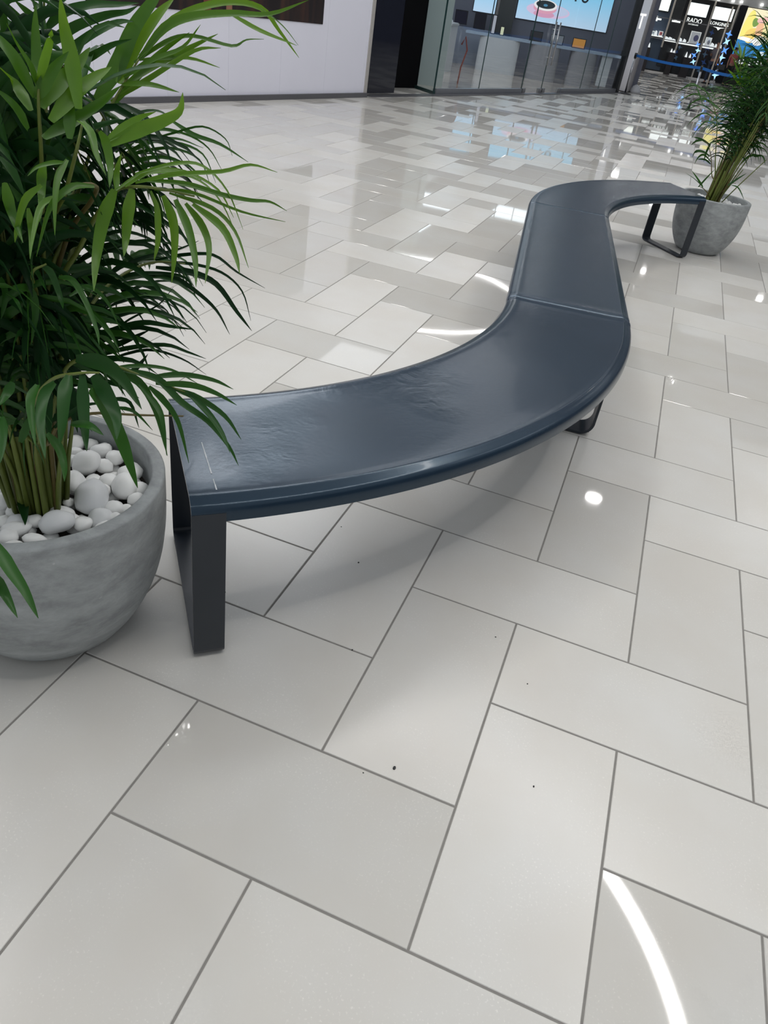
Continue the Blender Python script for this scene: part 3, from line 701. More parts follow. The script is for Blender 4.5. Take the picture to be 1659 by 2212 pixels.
blob(0.32, 2.55, 0.25, 0.62, (0.98, 0.88, 0.25), -0.003, -0.15)
blob(0.70, 2.20, 0.42, 0.30, (0.95, 0.70, 0.20), -0.004, 0.4)
blob(0.95, 2.45, 0.22, 0.42, (0.93, 0.55, 0.33), -0.005, 0.1)
blob(0.62, 2.72, 0.16, 0.18, (0.22, 0.36, 0.10), -0.007, 0.2, 'green_leaf_shape')
blob(0.95, 2.85, 0.30, 0.12, (0.92, 0.55, 0.52), -0.008, 0.2)
blob(1.32, 2.55, 0.26, 0.55, (0.97, 0.86, 0.45), -0.006, 0.1)
blob(0.55, 1.98, 0.5, 0.08, (1, 1, 0.98), -0.008, -0.1, 'foam_shape')
blob(1.10, 2.02, 0.34, 0.20, (1, 1, 0.98), -0.009, 0.2, 'foam_shape')
blob(1.40, 1.45, 0.2, 0.15, (0.75, 0.88, 0.98), -0.009, 0.5, 'foam_shape')
tag(fp, 'big backlit picture of yellow and orange fruit shapes over a blue band', 'picture')
tag(lbox(FL, 6.06, 7.4, -0.06, 0.3, 0, 3.3, 'grey_panel', plain('pale_grey_panel', (0.42, 0.44, 0.48), 0.4)), 'pale grey panel at the right of the backlit fruit picture', 'panel')
for i, s_ in enumerate((2.9, 3.6, 4.0, 5.0, 0.2)):
    d = MB().lathe([(0.001, 0), (0.07, 0), (0.05, 0.09), (0.001, 0.09)], 12).build('spot_lamp', emit('spot_glow', (1, 1, 1), 3), loc=FL.P(s_, -0.1, 3.33 + 0.02 * i))
    tag(d, 'small white spot lamp on the fascia of the far shop', 'lamp', 'spot lamps of the far shop')
pole = tag(MB().tube([FL.P(2.45, -4.4, 0), FL.P(2.45, -4.4, 3.0)], 0.035, 10).build('slim_pole', BRONZE, None, True), 'slim pale upright pole left of the person in dark jeans', 'pole')
# blue glowing stars on strings
BLUE = emit('blue_star_glow', (0.10, 0.28, 1.0), 1.6); BLUE2 = emit('pale_blue_star_glow', (0.35, 0.62, 1.0), 1.6)
def garland(x, y, zs, lab, sc):
    e = empty('star_garland', (x, y, 0))
    MB().tube([(0, 0, 0.0), (0, 0, zs[-1] + 0.1)], 0.006, 5).build('string', BLACK, e)
    for k, z in enumerate(zs):
        n = 8; a0 = rs.random() * 2; cx = rs.uniform(-.07, .07); v = []
        for q in range(n):
            r = (0.17 if q % 2 == 0 else 0.055) * sc * rs.uniform(.8, 1.2)
            v.append((cx + r * math.cos(a0 + q * PI / 4), 0, z + r * math.sin(a0 + q * PI / 4)))
        vv = [(cx, -0.03, z), (cx, 0.03, z)] + v
        f = [(0, 2 + q, 2 + (q + 1) % n) for q in range(n)] + [(1, 2 + (q + 1) % n, 2 + q) for q in range(n)]
        link_mesh('star', vv, f, BLUE if k % 2 else BLUE2, e)
    tag(e, lab, 'garland')
p_ = FL.P(2.18, -1.8); garland(p_.x, p_.y, (0.75, 1.0, 1.22, 1.45), 'string of blue glowing stars left of the slim pole', 0.85)
p_ = FL.P(3.55, -1.5); garland(p_.x, p_.y, (0.35, 0.75, 1.1, 1.4, 1.75, 2.05), 'longer string of blue glowing stars right of the person in dark jeans', 1.15)

# ------------------------------------------------------------------ people far away
SKIN = plain('skin', (0.30, 0.16, 0.11), 0.5, var=0.05); HAIR = plain('dark_hair', (0.012, 0.010, 0.010), 0.5)
def skinmesh(name, joints, edges, mat, parent, sub=1):
    me = bpy.data.meshes.new(name); me.from_pydata([j[:3] for j in joints], edges, []); me.materials.append(mat); me.update()
    o = bpy.data.objects.new(name, me); COL.objects.link(o); o.parent = parent
    mod = o.modifiers.new('skin', 'SKIN'); mod.use_smooth_shade = True
    for i, j in enumerate(joints):
        sv = me.skin_vertices[0].data[i]; sv.radius = (j[3], j[4] if len(j) > 4 else j[3]); sv.use_root = (i == 0)
    ms = o.modifiers.new('sub', 'SUBSURF'); ms.levels = sub; ms.render_levels = sub
    return o
def person(x, y, rz, h, lab, shirtc, trouc, arm='phone', hair_long=False):
    e = empty('person', (x, y, 0), rz); k = h / 1.72
    e.scale = (k, k, k)
    # faces local -y
    J = [(0, 0, 0.95, .13, .10), (0, 0.01, 1.15, .12, .09), (0, 0.02, 1.36, .14, .09), (0, 0.01, 1.47, .055), (0, -0.005, 1.55, .065, .07), (0, -0.02, 1.63, .075, .09), (0, -0.01, 1.70, .05, .06),
         (-.17, .02, 1.40, .05), (-.22, .02, 1.13, .042), (.17, .02, 1.40, .05), (.22, .02, 1.13, .042)]
    if arm == 'phone':
        J += [(-.13, -.18, 1.20, .034), (-.09, -.24, 1.23, .03), (.24, -.04, .88, .034), (.24, -.06, .78, .03)]
    else:
        J += [(-.24, -.06, .90, .034), (-.23, -.08, .80, .03), (.24, -.05, .90, .034), (.24, -.07, .80, .03)]
    J += [(-.10, 0, .88, .09), (-.11, -.01, .50, .06), (-.11, .02, .10, .042), (-.11, -.10, .035, .035),
          (.10, 0, .88, .09), (.12, -.04, .50, .06), (.12, .02, .10, .042), (.12, -.10, .035, .035)]
    E = [(0, 1), (1, 2), (2, 3), (3, 4), (4, 5), (5, 6), (2, 7), (7, 8), (8, 11), (11, 12), (2, 9), (9, 10), (10, 13), (13, 14), (0, 15), (15, 16), (16, 17), (17, 18), (0, 19), (19, 20), (20, 21), (21, 22)]
    skinmesh('body', J, E, SKIN, e)
    S = [(0, 0, 0.93, .155, .12), (0, .01, 1.15, .145, .11), (0, .02, 1.37, .155, .105), (0, .015, 1.44, .09, .08), (-.17, .02, 1.40, .068), (-.215, .02, 1.20, .058), (.17, .02, 1.40, .068), (.215, .02, 1.20, .058)]
    skinmesh('shirt', S, [(0, 1), (1, 2), (2, 3), (2, 4), (4, 5), (2, 6), (6, 7)], shirtc, e)
    T = [(0, 0, .93, .145, .115), (-.095, 0, .86, .10), (-.11, -.01, .50, .075), (-.11, .02, .10, .062), (.095, 0, .86, .10), (.12, -.04, .50, .075), (.12, .02, .10, .062)]
    skinmesh('trousers', T, [(0, 1), (1, 2), (2, 3), (0, 4), (4, 5), (5, 6)], trouc, e)
    skinmesh('hair', [(0, 0.02, 1.66, .085, .10), (0, .01, 1.72, .07, .085)] + ([(0, .08, 1.55, .07, .05), (0, .09, 1.42, .06, .04)] if hair_long else []),
             [(0, 1)] + ([(0, 2), (2, 3)] if hair_long else []), HAIR, e)
    for sx in (-1, 1):
        MB().box((sx * .115 - .04, -.15, 0), (sx * .115 + .04, .08, .07)).build('shoe', BLACK, e)
    if arm == 'phone':
        MB().box((-.12, -.29, 1.22), (-.05, -.28, 1.34)).build('phone_in_hand', BLACK, e)
    return tag(e, lab, 'person')
person(0.72, 41.6, -0.6, 1.68, 'person in a dark grey shirt and dark blue jeans standing before the far shop', plain('grey_shirt', (0.11, 0.10, 0.12), 0.7), plain('navy_jeans', (0.02, 0.03, 0.06), 0.8))
p_ = FL.P(3.85, -2.4)
person(p_.x, p_.y, 0.4, 1.55, 'person in a reddish top with a dark bag, half hidden by the far palm', plain('red_shirt', (0.40, 0.10, 0.10), 0.7), plain('black_trousers', (0.015, 0.015, 0.02), 0.8), 'down', True)
bg_ = MB().box((-.16, -.08, 0), (.16, .08, .22)).tube([(-.14, 0, .2), (-.1, 0, .38), (.1, 0, .38), (.14, 0, .2)], 0.012, 6).build('hand_bag', BLACK, loc=(p_.x - 0.42, p_.y - 0.1, 0.62))
tag(bg_, 'dark hand bag carried by the person in the reddish top', 'bag')
bx_ = tag(MB().box((-.5, -.25, 0), (.5, .25, .14)).build('low_plinth', BLACK, loc=(1.05, 34.5, 0)), 'low black block on the floor behind the far palm', 'block')

# ------------------------------------------------------------------ the bench
BX, BY, BA, BR1, BA1, BLN, BR2, BA2, BW = -0.5272, 0.2853, 0.6876, 1.8056, 1.0333, 1.8646, 1.7689, 1.0506, 0.4849
def bench_at(seg, t):
    """centre point and heading at fraction t of a segment"""
    x, y, a = BX, BY, BA
    if seg == 0:
        b_ = a + BA1 * t
        return Vector((x + BR1 * (math.sin(b_) - math.sin(a)), y - BR1 * (math.cos(b_) - math.cos(a)), 0)), b_
    p, a = bench_at(0, 1) if seg >= 1 else (None, a)
    if seg == 1:
        return p + Vector((math.cos(a), math.sin(a), 0)) * BLN * t, a
    p, a = bench_at(1, 1)
    b_ = a - BA2 * t
    return Vector((p.x - BR2 * (math.sin(b_) - math.sin(a)), p.y + BR2 * (math.cos(b_) - math.cos(a)), 0)), b_
SLEN = [BR1 * BA1, BLN, BR2 * BA2]
hw = BW / 2
half = [(hw - 0.006, 0.3885), (hw, 0.3925), (hw, 0.404), (hw - 0.0005, 0.414), (hw - 0.003, 0.422), (hw - 0.0075, 0.4285), (hw - 0.013, 0.432), (hw - 0.021, 0.4345),
        (hw - 0.028, 0.4375), (hw - 0.033, 0.4400), (hw - 0.038, 0.4402), (hw - 0.046, 0.4392), (hw - 0.06, 0.4385), (hw - 0.11, 0.4382), (0.06, 0.4382)]
top = half + [(-a, z) for a, z in half[::-1]]
TH = 0.006
inner = [(a - math.copysign(min(TH, abs(a)), a) if z < 0.425 else a * 0.985, max(z - (TH if z > 0.42 else -0.0), 0.3885) if z > 0.42 else z) for a, z in top]
prof = top + inner[::-1]
bench = empty('curved_bench', (BX, BY, 0))
def shift(v): return Vector(v) - Vector((BX, BY, 0))
def seat(seg, mat, g0, g1):
    L_ = SLEN[seg]; ts = [g0 / L_]
    d = g0
    steps = [g0 + q for q in (0.004, 0.010, 0.018, 0.028, 0.04)]
    nmid = 44
    steps += [0.05 + (L_ - 0.1) * k / nmid for k in range(nmid + 1)]
    steps += [L_ - g1 - q for q in (0.04, 0.028, 0.018, 0.010, 0.004, 0.0)]
    ts = [g0 / L_] + [q / L_ for q in sorted(steps)]
    K = len(prof); KT = len(top); v = []; f = []
    for i, t in enumerate(ts):
        p, a = bench_at(seg, t); nx = Vector((-math.sin(a), math.cos(a), 0)); s_ = t * L_
        e0, e1 = s_ - g0, (L_ - g1) - s_
        for j, (o, z) in enumerate(prof):
            # profile offset: + is the side right of the path
            zz = z
            if abs(o) < hw - 0.03 or j >= KT:
                pass
            if abs(o) < hw - 0.002:
                edge = 0.0
                if seg == 0:
                    edge += 0.0045 * math.exp(-((e1 - 0.022) / 0.012) ** 2)
                    zz += edge
                    # cushion-like sag of the lacquered seat between the rims
                    w_ = max(0.0, 1 - (abs(o) / (hw - 0.035)) ** 2)
                    zz -= 0.004 * w_ * min(1, e0 / 0.15) * min(1, max(0, e1 - 0.04) / 0.15)
                if seg == 1:
                    zz += 0.0020 * math.exp(-((e0 - 0.03) / 0.012) ** 2)
                rnd = 0.0 if (seg == 0 and e0 < 0.1) or (seg == 2 and e1 < .1) else 0.003 * math.exp(-(min(e0, e1) / 0.004) ** 2)
                zz -= rnd
            v.append(shift(p - nx * o + Vector((0, 0, zz))))
    for i in range(len(ts) - 1):
        for j in range(K):
            f.append((i * K + j, i * K + (j + 1) % K, (i + 1) * K + (j + 1) % K, (i + 1) * K + j))
    for base, rev in ((0, True), ((len(ts) - 1) * K, False)):
        for j in range(KT - 1):
            q = (base + j, base + j + 1, base + K - 2 - j, base + K - 1 - j)
            f.append(q if rev else q[::-1])
    o = link_mesh('seat_segment', v, f, mat, bench, True)
    return o
s0 = seat(0, BENCH, 0.0, 0.0025); s0['label'] = 'rippled glossy near curved seat segment'
s1 = seat(1, BENCH2, 0.0025, 0.0025); s1['label'] = 'smooth straight middle seat segment'
s2 = seat(2, BENCH2, 0.0025, 0.0); s2['label'] = 'smooth far curved seat segment'
for o in (s0, s1, s2):
    bm = bmesh.new(); bm.from_mesh(o.data); bmesh.ops.recalc_face_normals(bm, faces=bm.faces)
    bm.to_mesh(o.data); bm.free()
    o.data.set_sharp_from_angle(angle=math.radians(38))
def loop_frame(seg, t0, t1, wid, thick, ztop, rc, rad_top=False, name='leg_frame'):
    """flat steel band bent into a loop across the bench"""
    path = []
    H = wid / 2
    path.append((H, ztop)); path.append((H, rc + 0.001))
    for k in range(1, 8):
        a = k / 8 * PI / 2; path.append((H - rc + rc * math.cos(a), 0.004 + rc - rc * math.sin(a)))
    path.append((H - rc, 0.004)); path2 = path + [(-a, z) for a, z in path[::-1]]
    def off(pth, d):
        out = []
        for i, (a, z) in enumerate(pth):
            p0 = Vector(pth[max(i - 1, 0)]); p1 = Vector(pth[min(i + 1, len(pth) - 1)]); t = (p1 - p0).normalized()
            nrm = Vector((t.y, -t.x)); out.append((a + nrm.x * d, z + nrm.y * d))
        return out
    inn = off(path2, thick)
    # make sure the inner side lies inside the loop
    if inn[1][0] > path2[1][0]: inn = off(path2, -thick)
    v = []; K = len(path2)
    for t in (t0, t1):
        p, a = bench_at(seg, t); nx = Vector((-math.sin(a), math.cos(a), 0))
        for q in (path2, inn):
            for o, z in q: v.append(shift(p - nx * o + Vector((0, 0, z))))
    f = []
    for i in range(K - 1):
        f += [(i, i + 1, 2 * K + i + 1, 2 * K + i), (K + i, 3 * K + i, 3 * K + i + 1, K + i + 1), (i, K + i, K + i + 1, i + 1), (2 * K + i, 2 * K + i + 1, 3 * K + i + 1, 3 * K + i)]
    f += [(0, 2 * K, 3 * K, K), (K - 1, 2 * K - 1, 4 * K - 1, 3 * K - 1)]
    o = link_mesh(name, v, f, STEEL, bench, True)
    bm = bmesh.new(); bm.from_mesh(o.data); bmesh.ops.recalc_face_normals(bm, faces=bm.faces); bm.to_mesh(o.data); bm.free()
    o.data.set_sharp_from_angle(angle=math.radians(30))
    return o
loop_frame(0, 0.0, 0.062 / SLEN[0], BW + 0.0012, 0.008, 0.414, 0.022)
lf = loop_frame(0, 1 - 0.15 / SLEN[0], 1 - 0.05 / SLEN[0], BW - 0.05, 0.010, 0.434, 0.055)
loop_frame(1, 1 - 0.12 / SLEN[1], 1 - 0.055 / SLEN[1], BW - 0.05, 0.010, 0.434, 0.055)
loop_frame(2, 1 - 0.065 / SLEN[2], 1.0, BW + 0.0012, 0.008, 0.414, 0.03)
def foot(seg, t, side, w):
    p, a = bench_at(seg, t); nx = Vector((-math.sin(a), math.cos(a), 0)); tt_ = Vector((math.cos(a), math.sin(a), 0))
    c = shift(p - nx * side * (w / 2 - 0.055)); mb = MB()
    v = [c + nx * i + tt_ * j + Vector((0, 0, z)) for z in (0, 0.0042) for i, j in ((-.03, -.028), (.03, -.028), (.03, .028), (-.03, .028))]
    mb.add(v, [(3, 2, 1, 0), (4, 5, 6, 7), (0, 1, 5, 4), (1, 2, 6, 5), (2, 3, 7, 6), (3, 0, 4, 7)]); mb.build('foot_pad', RUBBER, bench)
for sg, t in ((0, 0.031 / SLEN[0]), (0, 1 - 0.0875 / SLEN[0]), (1, 1 - 0.0875 / SLEN[1]), (2, 1 - 0.0325 / SLEN[2])):
    for sd_ in (-1, 1): foot(sg, t, sd_, BW - 0.02)
# inner stiffening bar just below the near end, and the pale scratch across the lacquer
mb = MB()
for i in range(9):
    if i == 2: continue
    o0 = 0.195 - i * 0.022
    s_ = 0.052 + 0.0
    t = s_ / SLEN[0]; p, a = bench_at(0, t); nx = Vector((-math.sin(a), math.cos(a), 0)); tg = Vector((math.cos(a), math.sin(a), 0))
    w_ = 0.0009 if i % 3 else 0.0014
    for_z = lambda o: 0.4386 - 0.0
    q = [shift(p - nx * o + tg * k + Vector((0, 0, 0.43835 - 0.004 * max(0, 1 - (abs(o) / (hw - .035)) ** 2) * (s_ / .15) + 0.0006))) for o, k in ((o0, -w_), (o0, w_), (o0 - .0225, w_), (o0 - .0225, -w_))]
    mb.add(q, [(0, 1, 2, 3)])
sc_ = mb.build('scratch', plain('bare_scratch', (0.55, 0.58, 0.6), 0.5), bench); sc_['label'] = 'pale broken scratch line across the near end'
tag(bench, 'long slate-blue lacquered bench snaking in an S across the tiles', 'bench')

# ------------------------------------------------------------------ planters
PR, PH, PB, PP = 0.2675, 0.4046, 0.1567, 3.1346
def pot_profile():
    pr = [(0.001, 0.0), (PB - 0.012, 0.0), (PB, 0.004)]
    for k in range(1, 25):
        z = PH * k / 24 * 0.985
        pr.append((PB + 0.004 + (PR - PB - 0.004) * (1 - (1 - z / PH) ** PP), z))
    pr += [(PR - 0.0005, PH - 0.004), (PR - 0.003, PH - 0.001), (PR - 0.006, PH), (PR - 0.024, PH), (PR - 0.027, PH - 0.001), (PR - 0.0295, PH - 0.005), (PR - 0.033, PH - 0.06), (PR - 0.045, PH - 0.14), (PR - 0.06, PH - 0.2)]
    return pr
def planter(x, y, rz, label):
    e = empty('planter', (x, y, 0), rz)
    p = MB().lathe(pot_profile(), 72).build('pot_shell', CONCRETE, e, True)
    p.data.set_sharp_from_angle(angle=math.radians(50))
    MB().lathe([(0.001, PH - 0.075), (PR - 0.033, PH - 0.077), (PR - 0.05, PH - 0.15), (0.001, PH - 0.15)], 40).build('soil', SOIL, e)
    return tag(e, label, 'planter')
P1 = (-0.7412, 0.0736); P2 = (0.7115, 5.657)
planter(*P1, 0.4, 'round grey concrete planter at the near end of the bench')
planter(*P2, 2.1, 'round grey concrete planter at the far end of the bench')

def pebble(x, y, z, rx, ry, rz_, rot, seed, label, group, mat, n=(14, 9)):
    v = []; f = []; nu, nv = n
    off = Vector((seed * 3.1, seed * 1.7, seed))
    def P(th, ph):
        d = Vector((math.cos(th) * math.sin(ph), math.sin(th) * math.sin(ph), math.cos(ph)))
        k = 1 + 0.22 * noise.noise(d * 1.1 + off)
        return Vector((d.x * rx * k, d.y * ry * k, d.z * rz_ * k))
    v.append(P(0, 0))
    for j in range(1, nv):
        for i in range(nu): v.append(P(2 * PI * i / nu, PI * j / nv))
    v.append(P(0, PI))
    for i in range(nu): f.append((0, 1 + i, 1 + (i + 1) % nu))
    for j in range(nv - 2):
        for i in range(nu):
            a = 1 + j * nu; f.append((a + i, a + nu + i, a + nu + (i + 1) % nu, a + (i + 1) % nu))
    a = 1 + (nv - 2) * nu
    for i in range(nu): f.append((a + i, len(v) - 1, a + (i + 1) % nu))
    o = link_mesh('pebble', v, f, mat, None, True, (x, y, z)); o.rotation_euler = rot
    return tag(o, label, 'pebble', group)
def peb_label(x, y, r):
    # where the pebble lies as seen from the bench side: right is +RX, front is -view direction
    dx, dy = x - (-0.700), y - 0.036
    rr_ = dx * 0.935 + dy * 0.354; ff = -(dx * -0.263 + dy * 0.965); d = math.hypot(dx, dy)
    side = ('right of' if rr_ > 0 else 'left of') if abs(rr_) > abs(ff) else ('in front of' if ff > 0 else 'behind')
    size = 'tiny' if r < 0.019 else 'small' if r < 0.023 else 'medium' if r < 0.028 else 'large'
    rim = PR - 0.034 - math.hypot(x - P1[0], y - P1[1])
    ring_ = 'touching the planter rim' if rim < r * 1.35 else ('close against the stems' if d < 0.10 else 'between stems and rim')
    return '%s white pebble %s the near palm stems, %s' % (size, side, ring_)
PEB = [(-0.808, 0.285, 0.019, 0.038), (-0.772, 0.301, 0.013, 0.024), (-0.73, 0.273, 0.022, 0.037), (-0.683, 0.265, 0.019, 0.052), (-0.755, 0.21, 0.019, 0.025), (-0.713, 0.201, 0.031, 0.05), (-0.685, 0.226, 0.019, 0.031), (-0.604, 0.265, 0.018, 0.047), (-0.627, 0.228, 0.019, 0.031), (-0.641, 0.184, 0.02, 0.036), (-0.687, 0.127, 0.025, 0.056), (-0.595, 0.179, 0.026, 0.05), (-0.666, 0.167, 0.018, 0.03), (-0.616, 0.1, 0.032, 0.061), (-0.632, 0.148, 0.018, 0.023), (-0.569, 0.11, 0.02, 0.033), (-0.656, 0.072, 0.011, 0.019), (-0.57, 0.064, 0.023, 0.036), (-0.546, 0.118, 0.012, 0.019), (-0.548, 0.155, 0.018, 0.025), (-0.561, 0.2, 0.015, 0.029), (-0.639, 0.034, 0.024, 0.021), (-0.613, 0.029, 0.017, 0.02), (-0.58, 0.023, 0.017, 0.025), (-0.618, -0.008, 0.033, 0.035), (-0.665, -0.015, 0.014, 0.025), (-0.688, -0.029, 0.024, 0.041), (-0.63, -0.054, 0.02, 0.019), (-0.675, -0.054, 0.027, 0.024), (-0.676, -0.076, 0.02, 0.029), (-0.763, 0.009, 0.017, 0.049), (-0.727, -0.006, 0.012, 0.026), (-0.716, -0.045, 0.013, 0.025), (-0.753, 0.027, 0.011, 0.025), (-0.826, 0.072, 0.014, 0.035), (-0.784, 0.052, 0.011, 0.023), (-0.78, 0.24, 0.019, 0.02), (-0.735, 0.302, 0.013, 0.02), (-0.542, 0.078, 0.014, 0.015)]
SPEC = {13: 'largest greyish pebble, kidney-shaped, right of the near palm stems', 5: 'big round white pebble at the back of the near planter',
        24: 'big flat pebble at the front, just inside the near planter rim', 11: 'upright white pebble near the right rim of the near planter',
        10: 'long white pebble touching the right side of the near stems', 7: 'white pebble against the back right inner rim of the near planter',
        17: 'blocky white pebble in front of the largest greyish one', 26: 'wedge-shaped pebble left of the fallen leaf in the near planter',
        2: 'white pebble at the back rim behind the big round one'}
rp = random.Random(21)
ZP = PH - 0.047
placed = []
def inside(x, y, r, c): 
    dx, dy = x - c[0], y - c[1]; d = math.hypot(dx, dy); lim = PR - 0.034 - r
    if d > lim: dx *= lim / d; dy *= lim / d
    return c[0] + dx, c[1] + dy
for i, (x, y, a, b_) in enumerate(PEB):
    rx = a * 1.12; ry = max(0.013, min(b_ * 0.72, rx * 1.25)); rz_ = 0.5 * (rx + ry) * 0.72
    x, y = inside(x, y, max(rx, ry) * 0.95, P1)
    z = ZP + rp.uniform(-0.006, 0.006) + (0.008 if i in (5, 13, 10, 24) else 0)
    rot = (rp.uniform(-.35, .35), rp.uniform(-.35, .35), 0.36 + rp.uniform(-.3, .3))
    pebble(x, y, z, rx, ry, rz_, rot, i + 1, SPEC.get(i, peb_label(x, y, max(rx, ry))), 'white pebbles in the near planter', PEBBLE2 if i in (13, 24, 17, 26) else PEBBLE)
    placed.append((x, y, max(rx, ry)))
def fill(c, placed, n, lab, grp, rmin, rmax, tries=4000, zlo=0.0, cond=None, seg=(12, 8)):
    k = 0
    for _ in range(tries):
        if k >= n: break
        r = rp.uniform(rmin, rmax); a = rp.uniform(0, 2 * PI); d = math.sqrt(rp.random()) * (PR - 0.036 - r)
        x, y = c[0] + d * math.cos(a), c[1] + d * math.sin(a)
        if cond and not cond(x, y): continue
        if any((x - q[0]) ** 2 + (y - q[1]) ** 2 < (0.80 * (r + q[2])) ** 2 for q in placed): continue
        pebble(x, y, ZP - zlo + rp.uniform(-.004, .006), r * rp.uniform(.9, 1.2), r * rp.uniform(.8, 1.05), r * .72, (rp.uniform(-.4, .4), rp.uniform(-.4, .4), rp.uniform(0, 6)), rp.uniform(1, 90), lab or peb_label(x, y, r), grp, PEBBLE, seg)
        placed.append((x, y, r)); k += 1
CL1 = (-0.700, 0.036); CL2 = (0.69, 5.64)
st = lambda x, y: math.hypot(x - CL1[0], y - CL1[1]) > 0.055
fill(P1, placed, 30, None, 'white pebbles in the near planter', 0.016, 0.028, cond=st)
under = []
fill(P1, under, 48, 'smooth white pebble of the lower layer in the near planter', 'lower layer of white pebbles in the near planter', 0.018, 0.026, zlo=0.024, cond=st, seg=(10, 6))
pl2 = []
fill(P2, pl2, 60, 'smooth white pebble in the far planter', 'white pebbles in the far planter', 0.017, 0.028, zlo=-0.002, cond=lambda x, y: math.hypot(x - CL2[0], y - CL2[1]) > 0.06, seg=(10, 7))

# ------------------------------------------------------------------ areca palms
def bez(P, t):
    a, b_, c, d = P; u = 1 - t
    return a * u ** 3 + 3 * b_ * u * u * t + 3 * c * u * t * t + d * t ** 3
def catmull(P, n):
    out = []; Q = [P[0] * 2 - P[1]] + P + [P[-1] * 2 - P[-2]]
    segs = len(P) - 1
    for i in range(segs):
        p0, p1, p2, p3 = Q[i:i + 4]
        for k in range(n):
            t = k / n
            out.append(0.5 * ((2 * p1) + (p2 - p0) * t + (2 * p0 - 5 * p1 + 4 * p2 - p3) * t * t + (3 * p1 - p0 - 3 * p2 + p3) * t ** 3))
    out.append(P[-1]); return out
def leaflet(base, d0, upv, length, width, droop, curl, n=7):
    """a folded, tapering strip that bends down under its own weight"""
    v = []; f = []; p = Vector(base); d = d0.normalized(); step = length / n
    for i in range(n + 1):
        t = i / n
        side = d.cross(upv)
        if side.length < 1e-3: side = d.cross(Vector((1, 0, 0)))
        side.normalize(); nn = side.cross(d).normalized()
        w = width * (min(1, 0.35 + t * 3.2)) * (1 - t ** 2.2) ** 0.8 * 0.5
        if i == n: w = 0.0004
        v += [p - side * w + nn * w * 0.35, p - nn * 0.0005, p + side * w + nn * w * 0.35]
        dz = droop * (0.25 + 1.5 * t) / n
        d = (d + Vector((0, 0, -1)) * dz * (1.0 + 0.4 * abs(d.x + d.y)) + side * curl / n).normalized()
        p = p + d * step
        upv = side.cross(d)
    for i in range(n):
        a = 3 * i; f += [(a, a + 1, a + 4, a + 3), (a + 1, a + 2, a + 5, a + 4)]
    return v, f
def frond_geo(pts, bare, npair, ll, lw, droop, sidev, rr, fwd=(1.05, 0.45), lift=0.35, rad=0.0055):
    """returns rachis pts/radii and list of leaflet geometries"""
    # arc length
    acc = [0.0]
    for i in range(1, len(pts)): acc.append(acc[-1] + (pts[i] - pts[i - 1]).length)
    tot = acc[-1]
    def at(s_):
        s_ = max(0, min(tot, s_))
        for i in range(1, len(acc)):
            if acc[i] >= s_:
                k = (s_ - acc[i - 1]) / max(1e-6, acc[i] - acc[i - 1]); return pts[i - 1].lerp(pts[i], k), (pts[i] - pts[i - 1]).normalized()
        return pts[-1], (pts[-1] - pts[-2]).normalized()
    leaves = []
    for k in range(npair):
        u = k / (npair - 1)
        s_ = tot * (bare + (1 - bare) * u)
        p, T = at(s_)
        if sidev is None:
            rad_dir = Vector((pts[-1].x - pts[0].x, pts[-1].y - pts[0].y, 0))
            sv = T.cross(Vector((0, 0, 1)))
            if sv.length < 0.25: sv = rad_dir.cross(Vector((0, 0, 1)))
            sv.normalize()
        else:
            sv = (sidev - T * sidev.dot(T)).normalized()
        nrm = sv.cross(T).normalized()
        if nrm.z < 0 and sidev is None: nrm = -nrm
        ang = fwd[0] + (fwd[1] - fwd[0]) * u
        env = (0.62 + 0.95 * math.sin(PI * min(1, 0.12 + u * 0.80))) / 1.57 * (1 - 0.35 * u ** 3)
        for sg in (-1, 1):
            j = rr.uniform(-.12, .12)
            d = T * math.cos(ang + j) + sv * sg * math.sin(ang + j) + nrm * (lift + rr.uniform(-.14, .14))
            leaves.append(leaflet(p + T * rr.uniform(-.006, .006), d, nrm, ll * env * rr.uniform(.85, 1.12), lw * rr.uniform(.82, 1.12), droop * rr.uniform(.7, 1.35), rr.uniform(-.25, .25)))
    radii = [rad * (1 - 0.82 * a / tot) for a in acc]
    return pts, radii, leaves
